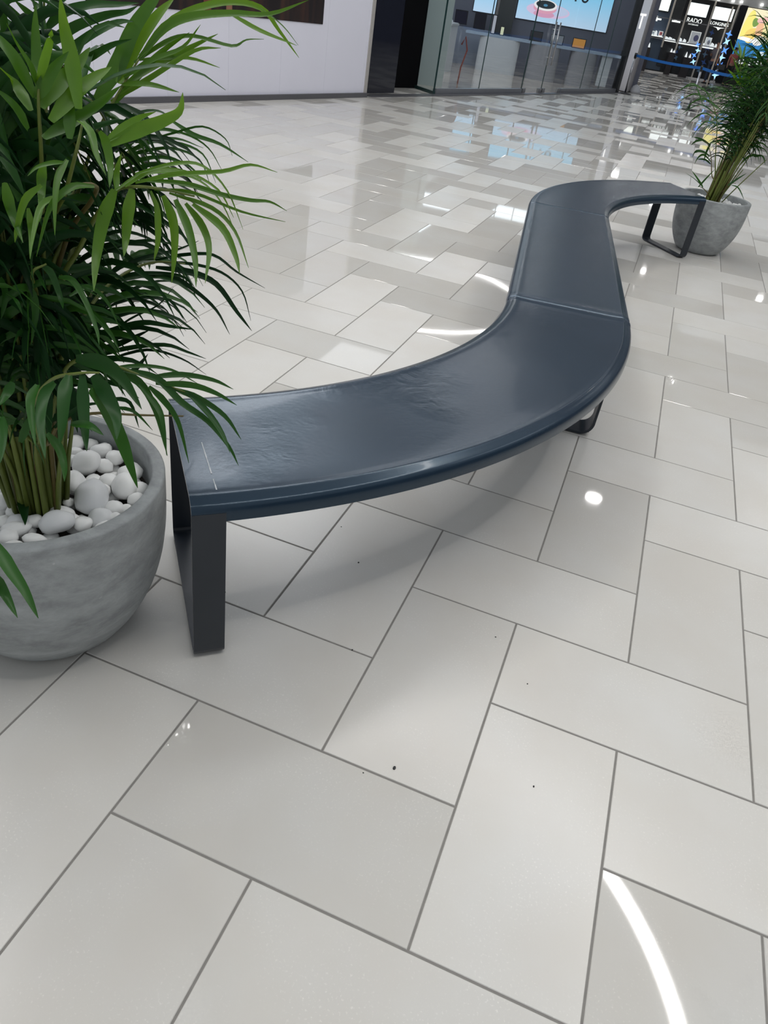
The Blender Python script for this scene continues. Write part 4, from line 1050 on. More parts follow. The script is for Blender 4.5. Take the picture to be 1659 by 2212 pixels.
FRONDS = {'A':([[-0.633,0.041,0.767],[-0.669,0.111,0.904],[-0.693,0.165,1.019],[-0.711,0.203,1.098],[-0.725,0.227,1.156],[-0.724,0.234,1.208],[-0.721,0.241,1.271]],[(0.0172,[[-0.722,0.237,1.22],[-0.692,0.225,1.232],[-0.667,0.237,1.248]]),(0.0162,[[-0.723,0.234,1.193],[-0.699,0.248,1.218],[-0.662,0.27,1.235],[-0.625,0.297,1.242],[-0.597,0.315,1.249]]),(0.0162,[[-0.723,0.231,1.17],[-0.711,0.247,1.183],[-0.686,0.268,1.204],[-0.646,0.291,1.224],[-0.611,0.3,1.234],[-0.585,0.295,1.246]]),(0.0162,[[-0.722,0.229,1.146],[-0.677,0.24,1.173],[-0.637,0.248,1.2],[-0.611,0.276,1.219],[-0.596,0.296,1.223]]),(0.0153,[[-0.719,0.228,1.123],[-0.685,0.241,1.145],[-0.651,0.247,1.163],[-0.616,0.261,1.186],[-0.581,0.268,1.2]]),(0.0153,[[-0.725,0.234,1.214],[-0.762,0.262,1.219],[-0.762,0.245,1.234]]),(0.0153,[[-0.726,0.231,1.193],[-0.756,0.245,1.205],[-0.767,0.219,1.227]]),(0.0162,[[-0.726,0.228,1.171],[-0.743,0.221,1.186],[-0.752,0.2,1.209],[-0.748,0.17,1.23]]),(0.0162,[[-0.727,0.224,1.149],[-0.75,0.222,1.168],[-0.776,0.214,1.191],[-0.796,0.21,1.204]]),(0.0162,[[-0.728,0.22,1.125],[-0.746,0.209,1.143],[-0.768,0.197,1.169],[-0.784,0.189,1.186]]),(0.0153,[[-0.771,0.175,1.096],[-0.772,0.19,1.149],[-0.764,0.188,1.214],[-0.743,0.169,1.251]])]),'B':([[-0.641,0.071,0.84],[-0.585,0.03,0.987],[-0.519,-0.032,1.077],[-0.486,-0.063,1.136],[-0.486,-0.057,1.167]],[(0.0138,[[-0.486,-0.059,1.157],[-0.498,-0.043,1.181],[-0.503,-0.034,1.215],[-0.499,-0.033,1.245]]),(0.0145,[[-0.487,-0.059,1.159],[-0.482,-0.077,1.184],[-0.473,-0.101,1.206],[-0.458,-0.128,1.229]]),(0.0189,[[-0.45,-0.03,1.137],[-0.471,-0.01,1.19],[-0.481,-0.006,1.224],[-0.477,-0.013,1.258]]),(0.0196,[[-0.484,-0.061,1.135],[-0.477,-0.027,1.164],[-0.47,0.0,1.184],[-0.465,0.021,1.205]]),(0.0189,[[-0.475,-0.056,1.12],[-0.466,-0.02,1.15],[-0.455,0.013,1.171],[-0.446,0.038,1.185]]),(0.016,[[-0.488,-0.063,1.144],[-0.471,-0.052,1.175],[-0.46,-0.027,1.201]]),(0.0145,[[-0.489,-0.064,1.146],[-0.504,-0.072,1.184],[-0.521,-0.077,1.204],[-0.538,-0.073,1.21]]),(0.0145,[[-0.493,-0.07,1.13],[-0.524,-0.06,1.156],[-0.511,-0.097,1.179]]),(0.0102,[[-0.487,-0.058,1.162],[-0.446,-0.077,1.21],[-0.423,-0.096,1.228]]),(0.0174,[[-0.481,-0.066,1.099],[-0.476,-0.02,1.114],[-0.452,0.017,1.141],[-0.425,0.028,1.166]]),(0.0123,[[-0.421,-0.015,1.102],[-0.397,0.015,1.128],[-0.361,0.014,1.146]]),(0.0174,[[-0.419,-0.014,1.098],[-0.388,0.013,1.119],[-0.362,0.029,1.133],[-0.34,0.037,1.149],[-0.331,0.033,1.173]]),(0.0145,[[-0.495,-0.077,1.108],[-0.496,-0.095,1.136],[-0.507,-0.11,1.155]]),(0.0145,[[-0.457,-0.045,1.101],[-0.467,-0.028,1.132],[-0.473,-0.008,1.157]])]),'L':([[-0.634,0.064,0.811],[-0.635,0.14,0.921],[-0.626,0.213,1.048],[-0.601,0.26,1.127],[-0.579,0.282,1.172]],[(0.0258,[[-0.634,0.23,1.099],[-0.613,0.268,1.155],[-0.6,0.301,1.212],[-0.578,0.329,1.256],[-0.572,0.347,1.278]]),(0.0221,[[-0.605,0.258,1.133],[-0.602,0.301,1.183],[-0.585,0.344,1.232],[-0.569,0.376,1.263]]),(0.0138,[[-0.579,0.282,1.171],[-0.55,0.314,1.22],[-0.513,0.342,1.242],[-0.456,0.371,1.255],[-0.395,0.39,1.263],[-0.333,0.404,1.291]]),(0.0111,[[-0.578,0.284,1.176],[-0.543,0.332,1.234],[-0.487,0.391,1.267],[-0.437,0.434,1.268],[-0.409,0.455,1.238],[-0.38,0.479,1.202]]),(0.0092,[[-0.456,0.37,1.253],[-0.432,0.426,1.235],[-0.371,0.449,1.222]]),(0.0092,[[-0.585,0.277,1.166],[-0.549,0.316,1.2],[-0.515,0.344,1.214],[-0.457,0.374,1.208],[-0.43,0.377,1.221],[-0.398,0.378,1.227]]),(0.012,[[-0.601,0.26,1.127],[-0.577,0.303,1.157],[-0.551,0.341,1.18],[-0.518,0.362,1.202],[-0.487,0.379,1.222]]),(0.0101,[[-0.598,0.265,1.142],[-0.55,0.279,1.175],[-0.497,0.287,1.2],[-0.458,0.279,1.237]]),(0.0065,[[-0.579,0.282,1.171],[-0.539,0.363,1.179],[-0.502,0.411,1.169]]),(0.0101,[[-0.601,0.261,1.132],[-0.542,0.258,1.141],[-0.508,0.291,1.134]]),(0.0037,[[-0.415,0.393,1.269],[-0.372,0.392,1.25],[-0.331,0.372,1.228]]),(0.0083,[[-0.614,0.247,1.105],[-0.554,0.283,1.151],[-0.497,0.321,1.196],[-0.463,0.349,1.205]]),(0.012,[[-0.613,0.246,1.098],[-0.59,0.295,1.148],[-0.556,0.316,1.187],[-0.503,0.317,1.221]])]),'C':([[-0.624,0.074,0.811],[-0.571,0.082,0.901],[-0.52,0.076,0.972],[-0.469,0.058,1.018],[-0.423,0.044,1.035],[-0.394,0.064,1.035],[-0.352,0.091,1.029]],[(0.0183,[[-0.445,0.025,1.029],[-0.454,0.007,0.99],[-0.447,-0.025,0.942],[-0.424,-0.065,0.906]]),(0.0168,[[-0.426,0.04,1.032],[-0.434,0.038,0.998],[-0.431,0.025,0.964],[-0.42,0.003,0.942]]),(0.0122,[[-0.405,0.055,1.03],[-0.411,0.077,0.996],[-0.417,0.085,0.95],[-0.426,0.086,0.916]]),(0.0137,[[-0.39,0.065,1.026],[-0.376,0.068,0.991],[-0.374,0.067,0.948],[-0.379,0.064,0.896]]),(0.0122,[[-0.375,0.074,1.022],[-0.345,0.061,0.99],[-0.317,0.036,0.953],[-0.295,0.003,0.926]]),(0.0122,[[-0.362,0.081,1.018],[-0.337,0.088,0.987],[-0.316,0.073,0.96],[-0.297,0.031,0.924]]),(0.0114,[[-0.353,0.087,1.018],[-0.301,0.085,0.995],[-0.27,0.072,0.964],[-0.253,0.057,0.943]]),(0.0069,[[-0.383,0.071,1.03],[-0.33,0.104,1.014],[-0.29,0.105,0.988],[-0.252,0.082,0.946]]),(0.0069,[[-0.423,0.045,1.04],[-0.368,0.062,1.06],[-0.302,0.084,1.074],[-0.27,0.112,1.086],[-0.238,0.136,1.079]]),(0.0076,[[-0.419,0.049,1.044],[-0.364,0.08,1.046],[-0.313,0.104,1.037],[-0.276,0.126,1.033],[-0.254,0.147,1.032],[-0.233,0.165,1.02]]),(0.0053,[[-0.401,0.059,1.033],[-0.368,0.11,1.028],[-0.304,0.148,1.007],[-0.235,0.166,1.003]]),(0.0061,[[-0.424,0.047,1.052],[-0.38,0.08,1.07],[-0.343,0.099,1.072],[-0.307,0.109,1.043],[-0.276,0.105,0.994]]),(0.0107,[[-0.444,0.026,1.028],[-0.453,0.042,1.051],[-0.446,0.047,1.076]]),(0.0069,[[-0.434,0.035,1.034],[-0.406,0.065,1.057],[-0.37,0.094,1.059],[-0.326,0.114,1.04],[-0.3,0.118,1.004]]),(0.0061,[[-0.444,0.026,1.028],[-0.43,0.063,1.046],[-0.407,0.101,1.051],[-0.369,0.131,1.042],[-0.334,0.14,1.014],[-0.302,0.137,0.965]])]),'M':([[-0.621,0.068,0.796],[-0.652,0.181,0.894],[-0.666,0.286,0.972],[-0.651,0.353,1.015],[-0.612,0.387,1.043]],[(0.009,[[-0.602,0.399,1.069],[-0.563,0.416,1.049],[-0.519,0.44,1.038],[-0.47,0.466,1.012]]),(0.004,[[-0.625,0.376,1.034],[-0.586,0.387,1.05],[-0.533,0.402,1.069],[-0.491,0.413,1.055],[-0.47,0.404,1.03]]),(0.006,[[-0.65,0.355,1.025],[-0.61,0.422,1.026],[-0.569,0.459,1.009],[-0.538,0.458,0.961]]),(0.014,[[-0.68,0.345,1.088],[-0.662,0.352,1.072],[-0.633,0.345,1.042],[-0.59,0.329,1.019]]),(0.008,[[-0.676,0.328,0.993],[-0.628,0.364,1.027],[-0.584,0.391,1.04],[-0.538,0.413,1.03]]),(0.006,[[-0.682,0.322,0.989],[-0.63,0.337,1.013],[-0.569,0.353,1.03],[-0.525,0.377,1.016],[-0.502,0.379,0.975]]),(0.008,[[-0.687,0.312,0.964],[-0.651,0.351,0.991],[-0.609,0.38,1.004],[-0.556,0.393,0.996],[-0.518,0.382,0.972]]),(0.009,[[-0.692,0.303,0.948],[-0.659,0.345,0.974],[-0.618,0.377,0.99],[-0.568,0.395,0.977]]),(0.005,[[-0.67,0.336,1.005],[-0.63,0.384,1.048],[-0.583,0.42,1.046],[-0.54,0.433,1.028],[-0.507,0.431,0.993]]),(0.008,[[-0.677,0.331,1.005],[-0.654,0.373,1.037],[-0.626,0.407,1.047],[-0.599,0.429,1.042]]),(0.009,[[-0.691,0.325,1.027],[-0.631,0.332,1.075],[-0.58,0.33,1.091],[-0.539,0.319,1.083]]),(0.01,[[-0.708,0.304,1.002],[-0.687,0.348,1.033],[-0.664,0.389,1.056],[-0.638,0.427,1.061]])]),'P':([[-0.641,0.097,0.897],[-0.518,0.004,1.011],[-0.412,-0.088,1.097],[-0.408,-0.076,1.13]],[(0.011,[[-0.408,-0.076,1.133],[-0.388,-0.086,1.122],[-0.373,-0.098,1.103],[-0.356,-0.103,1.082]]),(0.0124,[[-0.392,-0.065,1.123],[-0.387,-0.06,1.108],[-0.377,-0.068,1.083],[-0.365,-0.087,1.064]]),(0.0041,[[-0.413,-0.08,1.133],[-0.393,-0.092,1.132],[-0.372,-0.107,1.127]])]),'D':([[-0.626,0.098,0.869],[-0.506,0.049,1.0],[-0.414,-0.056,1.052],[-0.387,-0.129,1.067],[-0.401,-0.145,1.054]],[(0.0086,[[-0.368,-0.112,1.068],[-0.382,-0.134,1.068],[-0.391,-0.156,1.055],[-0.396,-0.17,1.036],[-0.398,-0.194,0.991]]),(0.008,[[-0.394,-0.126,1.096],[-0.39,-0.15,1.079],[-0.381,-0.17,1.055],[-0.368,-0.191,1.023]]),(0.0113,[[-0.413,-0.145,1.089],[-0.422,-0.143,1.07],[-0.414,-0.156,1.05],[-0.392,-0.187,1.033]]),(0.0086,[[-0.414,-0.153,1.066],[-0.43,-0.167,1.047],[-0.437,-0.179,1.015],[-0.439,-0.184,0.997]]),(0.008,[[-0.396,-0.14,1.056],[-0.4,-0.17,1.049],[-0.391,-0.197,1.029],[-0.377,-0.224,1.007]]),(0.0126,[[-0.444,-0.181,1.067],[-0.45,-0.171,1.03],[-0.418,-0.192,1.003]]),(0.0053,[[-0.396,-0.129,1.093],[-0.392,-0.156,1.096],[-0.392,-0.181,1.094],[-0.391,-0.198,1.087]]),(0.008,[[-0.423,-0.171,1.04],[-0.423,-0.171,1.012],[-0.395,-0.208,0.992]])]),'E':([[-0.599,0.039,0.708],[-0.621,0.12,0.746],[-0.628,0.213,0.79],[-0.625,0.296,0.806],[-0.595,0.332,0.818],[-0.55,0.362,0.818]],[(0.01,[[-0.683,0.287,0.878],[-0.637,0.313,0.89],[-0.596,0.321,0.88],[-0.56,0.324,0.851],[-0.531,0.313,0.813]]),(0.01,[[-0.677,0.275,0.833],[-0.661,0.306,0.828],[-0.639,0.328,0.798],[-0.609,0.331,0.772],[-0.577,0.331,0.748]]),(0.01,[[-0.607,0.313,0.795],[-0.574,0.353,0.787],[-0.537,0.378,0.76],[-0.488,0.379,0.731],[-0.445,0.362,0.694]]),(0.013,[[-0.596,0.327,0.808],[-0.535,0.357,0.805],[-0.484,0.372,0.789],[-0.438,0.378,0.74],[-0.404,0.381,0.707]]),(0.006,[[-0.598,0.329,0.818],[-0.551,0.382,0.813],[-0.504,0.425,0.796],[-0.458,0.432,0.765],[-0.426,0.416,0.713]]),(0.007,[[-0.598,0.33,0.821],[-0.55,0.349,0.838],[-0.487,0.365,0.849],[-0.435,0.368,0.827],[-0.372,0.37,0.809]]),(0.011,[[-0.682,0.255,0.795],[-0.654,0.271,0.788],[-0.62,0.265,0.756],[-0.571,0.252,0.718]]),(0.011,[[-0.639,0.282,0.778],[-0.616,0.323,0.766],[-0.584,0.353,0.736],[-0.551,0.366,0.691]]),(0.011,[[-0.657,0.263,0.769],[-0.593,0.263,0.777],[-0.534,0.262,0.757]]),(0.009,[[-0.692,0.218,0.736],[-0.651,0.284,0.743],[-0.615,0.32,0.734],[-0.581,0.336,0.72]]),(0.0149,[[-0.672,0.206,0.68],[-0.668,0.247,0.705],[-0.635,0.283,0.722],[-0.602,0.292,0.734]]),(0.012,[[-0.678,0.19,0.662],[-0.629,0.222,0.698],[-0.572,0.246,0.723],[-0.525,0.265,0.722],[-0.478,0.278,0.723]]),(0.013,[[-0.67,0.188,0.646],[-0.635,0.254,0.66],[-0.58,0.278,0.696]]),(0.009,[[-0.664,0.189,0.64],[-0.612,0.232,0.661],[-0.545,0.273,0.674],[-0.502,0.289,0.665],[-0.462,0.297,0.658]]),(0.006,[[-0.643,0.205,0.636],[-0.577,0.259,0.659],[-0.513,0.285,0.648],[-0.458,0.291,0.626]]),(0.012,[[-0.606,0.212,0.598],[-0.607,0.261,0.61],[-0.576,0.26,0.65]]),(0.008,[[-0.691,0.257,0.818],[-0.637,0.274,0.853],[-0.586,0.307,0.867],[-0.542,0.35,0.854]]),(0.007,[[-0.673,0.258,0.786],[-0.64,0.333,0.813],[-0.596,0.399,0.827],[-0.569,0.443,0.843]]),(0.009,[[-0.681,0.236,0.752],[-0.646,0.279,0.787],[-0.599,0.32,0.797],[-0.55,0.361,0.789],[-0.53,0.371,0.748]]),(0.01,[[-0.687,0.209,0.711],[-0.667,0.272,0.736],[-0.629,0.312,0.754],[-0.579,0.32,0.755]]),(0.01,[[-0.697,0.272,0.867],[-0.678,0.319,0.889],[-0.645,0.363,0.895],[-0.62,0.388,0.88]]),(0.008,[[-0.692,0.27,0.851],[-0.663,0.311,0.867],[-0.613,0.345,0.853],[-0.567,0.354,0.816]]),(0.004,[[-0.656,0.213,0.669],[-0.61,0.252,0.718],[-0.563,0.281,0.75],[-0.535,0.297,0.79]])]),'N':([[-0.627,0.03,0.738],[-0.593,-0.0,0.839],[-0.557,-0.041,0.895],[-0.544,-0.023,0.908]],[(0.0096,[[-0.529,-0.017,0.89],[-0.502,-0.017,0.89],[-0.468,-0.032,0.867],[-0.44,-0.048,0.837],[-0.419,-0.07,0.825]]),(0.0104,[[-0.549,-0.028,0.906],[-0.538,-0.021,0.893],[-0.518,-0.03,0.862],[-0.501,-0.046,0.854]]),(0.0088,[[-0.563,-0.041,0.908],[-0.564,-0.024,0.893],[-0.523,-0.053,0.879]]),(0.0152,[[-0.572,-0.066,0.875],[-0.574,-0.034,0.861],[-0.572,-0.03,0.826],[-0.569,-0.052,0.778]]),(0.0128,[[-0.587,-0.075,0.889],[-0.611,-0.049,0.847],[-0.62,-0.055,0.809]]),(0.0072,[[-0.513,-0.016,0.863],[-0.511,0.025,0.868],[-0.492,0.044,0.844],[-0.465,0.039,0.804]]),(0.0072,[[-0.578,-0.076,0.867],[-0.536,-0.101,0.873],[-0.53,-0.099,0.853]])]),'F':([[-0.589,-0.012,0.622],[-0.572,0.018,0.706],[-0.531,0.031,0.735],[-0.477,0.035,0.735],[-0.428,0.057,0.718],[-0.372,0.084,0.697]],[(0.0251,[[-0.526,-0.003,0.749],[-0.476,0.004,0.751],[-0.432,-0.002,0.734],[-0.389,-0.017,0.701]]),(0.0142,[[-0.48,0.025,0.731],[-0.445,0.052,0.708],[-0.411,0.05,0.663],[-0.37,0.022,0.596]]),(0.0125,[[-0.467,0.036,0.731],[-0.417,0.063,0.719],[-0.371,0.071,0.682],[-0.327,0.085,0.652],[-0.286,0.09,0.61],[-0.265,0.09,0.576]]),(0.01,[[-0.43,0.057,0.718],[-0.386,0.095,0.722],[-0.336,0.117,0.718],[-0.294,0.117,0.712]]),(0.0109,[[-0.416,0.061,0.71],[-0.36,0.083,0.715],[-0.319,0.1,0.704],[-0.287,0.118,0.682]]),(0.0109,[[-0.39,0.075,0.702],[-0.349,0.093,0.687],[-0.304,0.106,0.66],[-0.271,0.108,0.621]]),(0.0109,[[-0.369,0.086,0.697],[-0.324,0.08,0.673],[-0.285,0.064,0.651],[-0.254,0.039,0.634]]),(0.0125,[[-0.424,0.052,0.705],[-0.399,0.06,0.679],[-0.373,0.062,0.644],[-0.342,0.046,0.578]]),(0.01,[[-0.438,0.044,0.708],[-0.393,0.032,0.682],[-0.374,0.019,0.658],[-0.359,0.004,0.61]]),(0.0075,[[-0.491,0.016,0.73],[-0.461,0.077,0.724],[-0.424,0.121,0.71],[-0.382,0.144,0.685]]),(0.0067,[[-0.459,0.005,0.674],[-0.443,0.032,0.658],[-0.387,0.006,0.651]])]),'Q':([[-0.582,-0.039,0.58],[-0.575,-0.007,0.61],[-0.538,0.036,0.623],[-0.474,0.085,0.618],[-0.408,0.131,0.616]],[(0.008,[[-0.52,0.068,0.646],[-0.502,0.097,0.63],[-0.484,0.096,0.582]]),(0.008,[[-0.583,-0.022,0.6],[-0.526,-0.009,0.659],[-0.478,0.005,0.677]])]),'G':([[-0.59,-0.046,0.581],[-0.541,-0.097,0.692],[-0.459,-0.135,0.78],[-0.397,-0.144,0.813],[-0.376,-0.126,0.813]],[(0.0186,[[-0.406,-0.154,0.811],[-0.394,-0.18,0.795],[-0.38,-0.206,0.766],[-0.371,-0.227,0.742]]),(0.0164,[[-0.393,-0.142,0.811],[-0.378,-0.164,0.775],[-0.363,-0.183,0.748],[-0.348,-0.201,0.727]]),(0.0221,[[-0.382,-0.133,0.81],[-0.369,-0.125,0.78],[-0.344,-0.137,0.755],[-0.317,-0.173,0.743]]),(0.0143,[[-0.418,-0.171,0.803],[-0.409,-0.203,0.8],[-0.386,-0.239,0.788],[-0.367,-0.26,0.769],[-0.345,-0.282,0.758]]),(0.0121,[[-0.434,-0.187,0.801],[-0.416,-0.221,0.797],[-0.388,-0.252,0.784],[-0.359,-0.281,0.772]]),(0.025,[[-0.381,-0.145,0.791],[-0.371,-0.126,0.752],[-0.359,-0.114,0.701],[-0.342,-0.119,0.666],[-0.324,-0.125,0.628]]),(0.0121,[[-0.388,-0.181,0.75],[-0.343,-0.196,0.768],[-0.319,-0.197,0.761]]),(0.0121,[[-0.409,-0.208,0.74],[-0.382,-0.217,0.729],[-0.36,-0.235,0.714],[-0.344,-0.255,0.707]]),(0.0107,[[-0.431,-0.237,0.732],[-0.421,-0.228,0.761],[-0.419,-0.217,0.775]]),(0.0128,[[-0.457,-0.207,0.806],[-0.46,-0.219,0.791],[-0.451,-0.247,0.786]]),(0.0128,[[-0.456,-0.237,0.765],[-0.423,-0.273,0.757],[-0.402,-0.302,0.742]])]),'H':([[-0.665,-0.119,0.592],[-0.488,-0.287,0.673],[-0.326,-0.416,0.758],[-0.302,-0.419,0.729]],[(0.0145,[[-0.303,-0.42,0.729],[-0.265,-0.439,0.719],[-0.235,-0.451,0.706],[-0.209,-0.463,0.684]]),(0.0127,[[-0.293,-0.441,0.702],[-0.283,-0.438,0.671],[-0.25,-0.455,0.659]]),(0.0121,[[-0.308,-0.439,0.719],[-0.251,-0.483,0.714],[-0.217,-0.516,0.709]])])}
FAR_FRONDS = {'R':([[0.604,5.599,0.67],[0.523,5.584,0.905],[0.407,5.556,1.051],[0.314,5.521,1.09]],[(0.0122,[[0.463,5.517,1.033],[0.328,5.529,1.089],[0.235,5.537,1.074],[0.178,5.542,1.012]]),(0.0122,[[0.499,5.513,0.98],[0.345,5.535,1.042],[0.271,5.551,1.021],[0.201,5.562,0.946]]),(0.0122,[[0.536,5.509,0.927],[0.4,5.536,0.983],[0.327,5.555,0.958],[0.263,5.571,0.895]]),(0.0122,[[0.55,5.506,0.891],[0.434,5.542,0.938],[0.367,5.57,0.894],[0.333,5.596,0.831]]),(0.0122,[[0.476,5.512,0.947],[0.433,5.527,0.915],[0.382,5.541,0.865],[0.369,5.552,0.801]]),(0.0122,[[0.491,5.507,0.875],[0.448,5.548,0.84],[0.422,5.587,0.783]]),(0.0162,[[0.313,5.521,1.084],[0.366,5.471,1.022],[0.4,5.421,0.978]]),(0.0162,[[0.353,5.521,1.091],[0.411,5.515,1.042],[0.445,5.508,0.986]]),(0.0162,[[0.399,5.521,1.098],[0.449,5.562,1.052],[0.488,5.603,0.994]]),(0.0122,[[0.326,5.521,1.095],[0.26,5.536,1.096],[0.201,5.548,1.039]]),(0.0122,[[0.366,5.52,1.075],[0.274,5.56,1.056],[0.206,5.596,0.984]]),(0.0122,[[0.578,5.503,0.86],[0.466,5.484,0.896],[0.418,5.456,0.851],[0.388,5.424,0.772]]),(0.0122,[[0.535,5.512,0.972],[0.402,5.516,1.023],[0.324,5.513,0.996],[0.282,5.507,0.929]])]),'S':([[0.63,5.646,0.539],[0.579,5.687,0.655],[0.52,5.722,0.738],[0.458,5.75,0.756]],[(0.0203,[[0.54,5.745,0.73],[0.465,5.724,0.756],[0.407,5.701,0.764]]),(0.0162,[[0.481,5.749,0.751],[0.434,5.753,0.735],[0.408,5.755,0.701]]),(0.0244,[[0.569,5.737,0.655],[0.503,5.746,0.674],[0.454,5.752,0.664],[0.449,5.752,0.621]]),(0.0162,[[0.595,5.731,0.605],[0.54,5.687,0.632],[0.482,5.64,0.629]]),(0.0162,[[0.592,5.733,0.62],[0.523,5.72,0.658],[0.489,5.7,0.637],[0.479,5.676,0.589]]),(0.0162,[[0.543,5.746,0.74],[0.533,5.718,0.676],[0.539,5.69,0.615]])]),'T':([[0.648,5.58,0.419],[0.61,5.56,0.448],[0.576,5.539,0.464],[0.555,5.515,0.466]],[(0.0203,[[0.589,5.513,0.467],[0.517,5.563,0.502],[0.436,5.61,0.529]]),(0.0203,[[0.589,5.513,0.467],[0.53,5.548,0.513],[0.472,5.582,0.556]]),(0.0162,[[0.556,5.514,0.463],[0.585,5.487,0.531],[0.623,5.46,0.606]])]),'U':([[0.741,5.58,0.464],[0.766,5.559,0.512],[0.784,5.535,0.532],[0.804,5.509,0.539]],[(0.0162,[[0.754,5.51,0.513],[0.8,5.542,0.56],[0.854,5.573,0.611]]),(0.0162,[[0.778,5.509,0.521],[0.829,5.468,0.515],[0.891,5.418,0.457]])]),'V':([[0.728,5.639,0.526],[0.767,5.675,0.644],[0.815,5.703,0.714],[0.864,5.727,0.743]],[(0.0203,[[0.799,5.723,0.644],[0.833,5.734,0.704],[0.89,5.738,0.721],[0.926,5.739,0.676]]),(0.0162,[[0.87,5.724,0.712],[0.925,5.682,0.727],[0.962,5.637,0.679]]),(0.0203,[[0.795,5.733,0.748],[0.871,5.681,0.808],[0.945,5.623,0.787]]),(0.0203,[[0.765,5.738,0.781],[0.859,5.772,0.842],[0.939,5.803,0.853]]),(0.0162,[[0.785,5.728,0.689],[0.82,5.713,0.768],[0.915,5.686,0.775],[0.977,5.655,0.717]])]),'W':([[0.679,5.637,0.711],[0.639,5.658,0.981],[0.597,5.666,1.151],[0.526,5.671,1.311],[0.461,5.673,1.396]],[(0.0203,[[0.528,5.671,1.306],[0.462,5.645,1.344],[0.422,5.617,1.401]]),(0.0203,[[0.538,5.671,1.299],[0.512,5.72,1.351],[0.485,5.769,1.39]]),(0.0203,[[0.55,5.67,1.292],[0.546,5.708,1.336],[0.543,5.745,1.378]]),(0.0284,[[0.592,5.667,1.164],[0.546,5.649,1.221],[0.489,5.63,1.289]]),(0.0284,[[0.598,5.667,1.157],[0.603,5.714,1.228],[0.589,5.761,1.292]]),(0.0284,[[0.612,5.665,1.13],[0.64,5.669,1.204],[0.681,5.672,1.244]]),(0.0284,[[0.632,5.664,1.127],[0.683,5.681,1.216],[0.742,5.696,1.281]]),(0.0244,[[0.597,5.666,1.136],[0.537,5.64,1.185],[0.478,5.613,1.22]]),(0.0203,[[0.61,5.664,1.094],[0.543,5.712,1.126],[0.486,5.758,1.124]]),(0.0203,[[0.565,5.669,1.232],[0.516,5.691,1.276],[0.467,5.711,1.302]]),(0.0203,[[0.565,5.669,1.232],[0.58,5.716,1.276],[0.614,5.761,1.309]]),(0.0244,[[0.64,5.662,1.085],[0.695,5.701,1.151],[0.761,5.737,1.189]])])}
FRONDS.update(FAR_FRONDS)
def blade(pts, width, nrm0):
    """a long folded leaflet running through the given points"""
    P = catmull([Vector(p) for p in pts], 4); n = len(P) - 1; v = []; f = []
    for i, p in enumerate(P):
        t = i / n; d = (P[min(i + 1, n)] - P[max(i - 1, 0)]).normalized()
        side = d.cross(nrm0)
        if side.length < 0.15: side = d.cross(Vector((0, 0, 1)))
        side.normalize(); nn = side.cross(d).normalized()
        w = width * 0.5 * min(1, 0.42 + t * 2.6) * (1 - t ** 1.9) ** 0.75
        if i == n: w = 0.0003
        v += [p - side * w + nn * w * 0.3, p - nn * 0.0004, p + side * w + nn * w * 0.3]
    for i in range(n):
        a = 3 * i; f += [(a, a + 1, a + 4, a + 3), (a + 1, a + 2, a + 5, a + 4)]
    return v, f
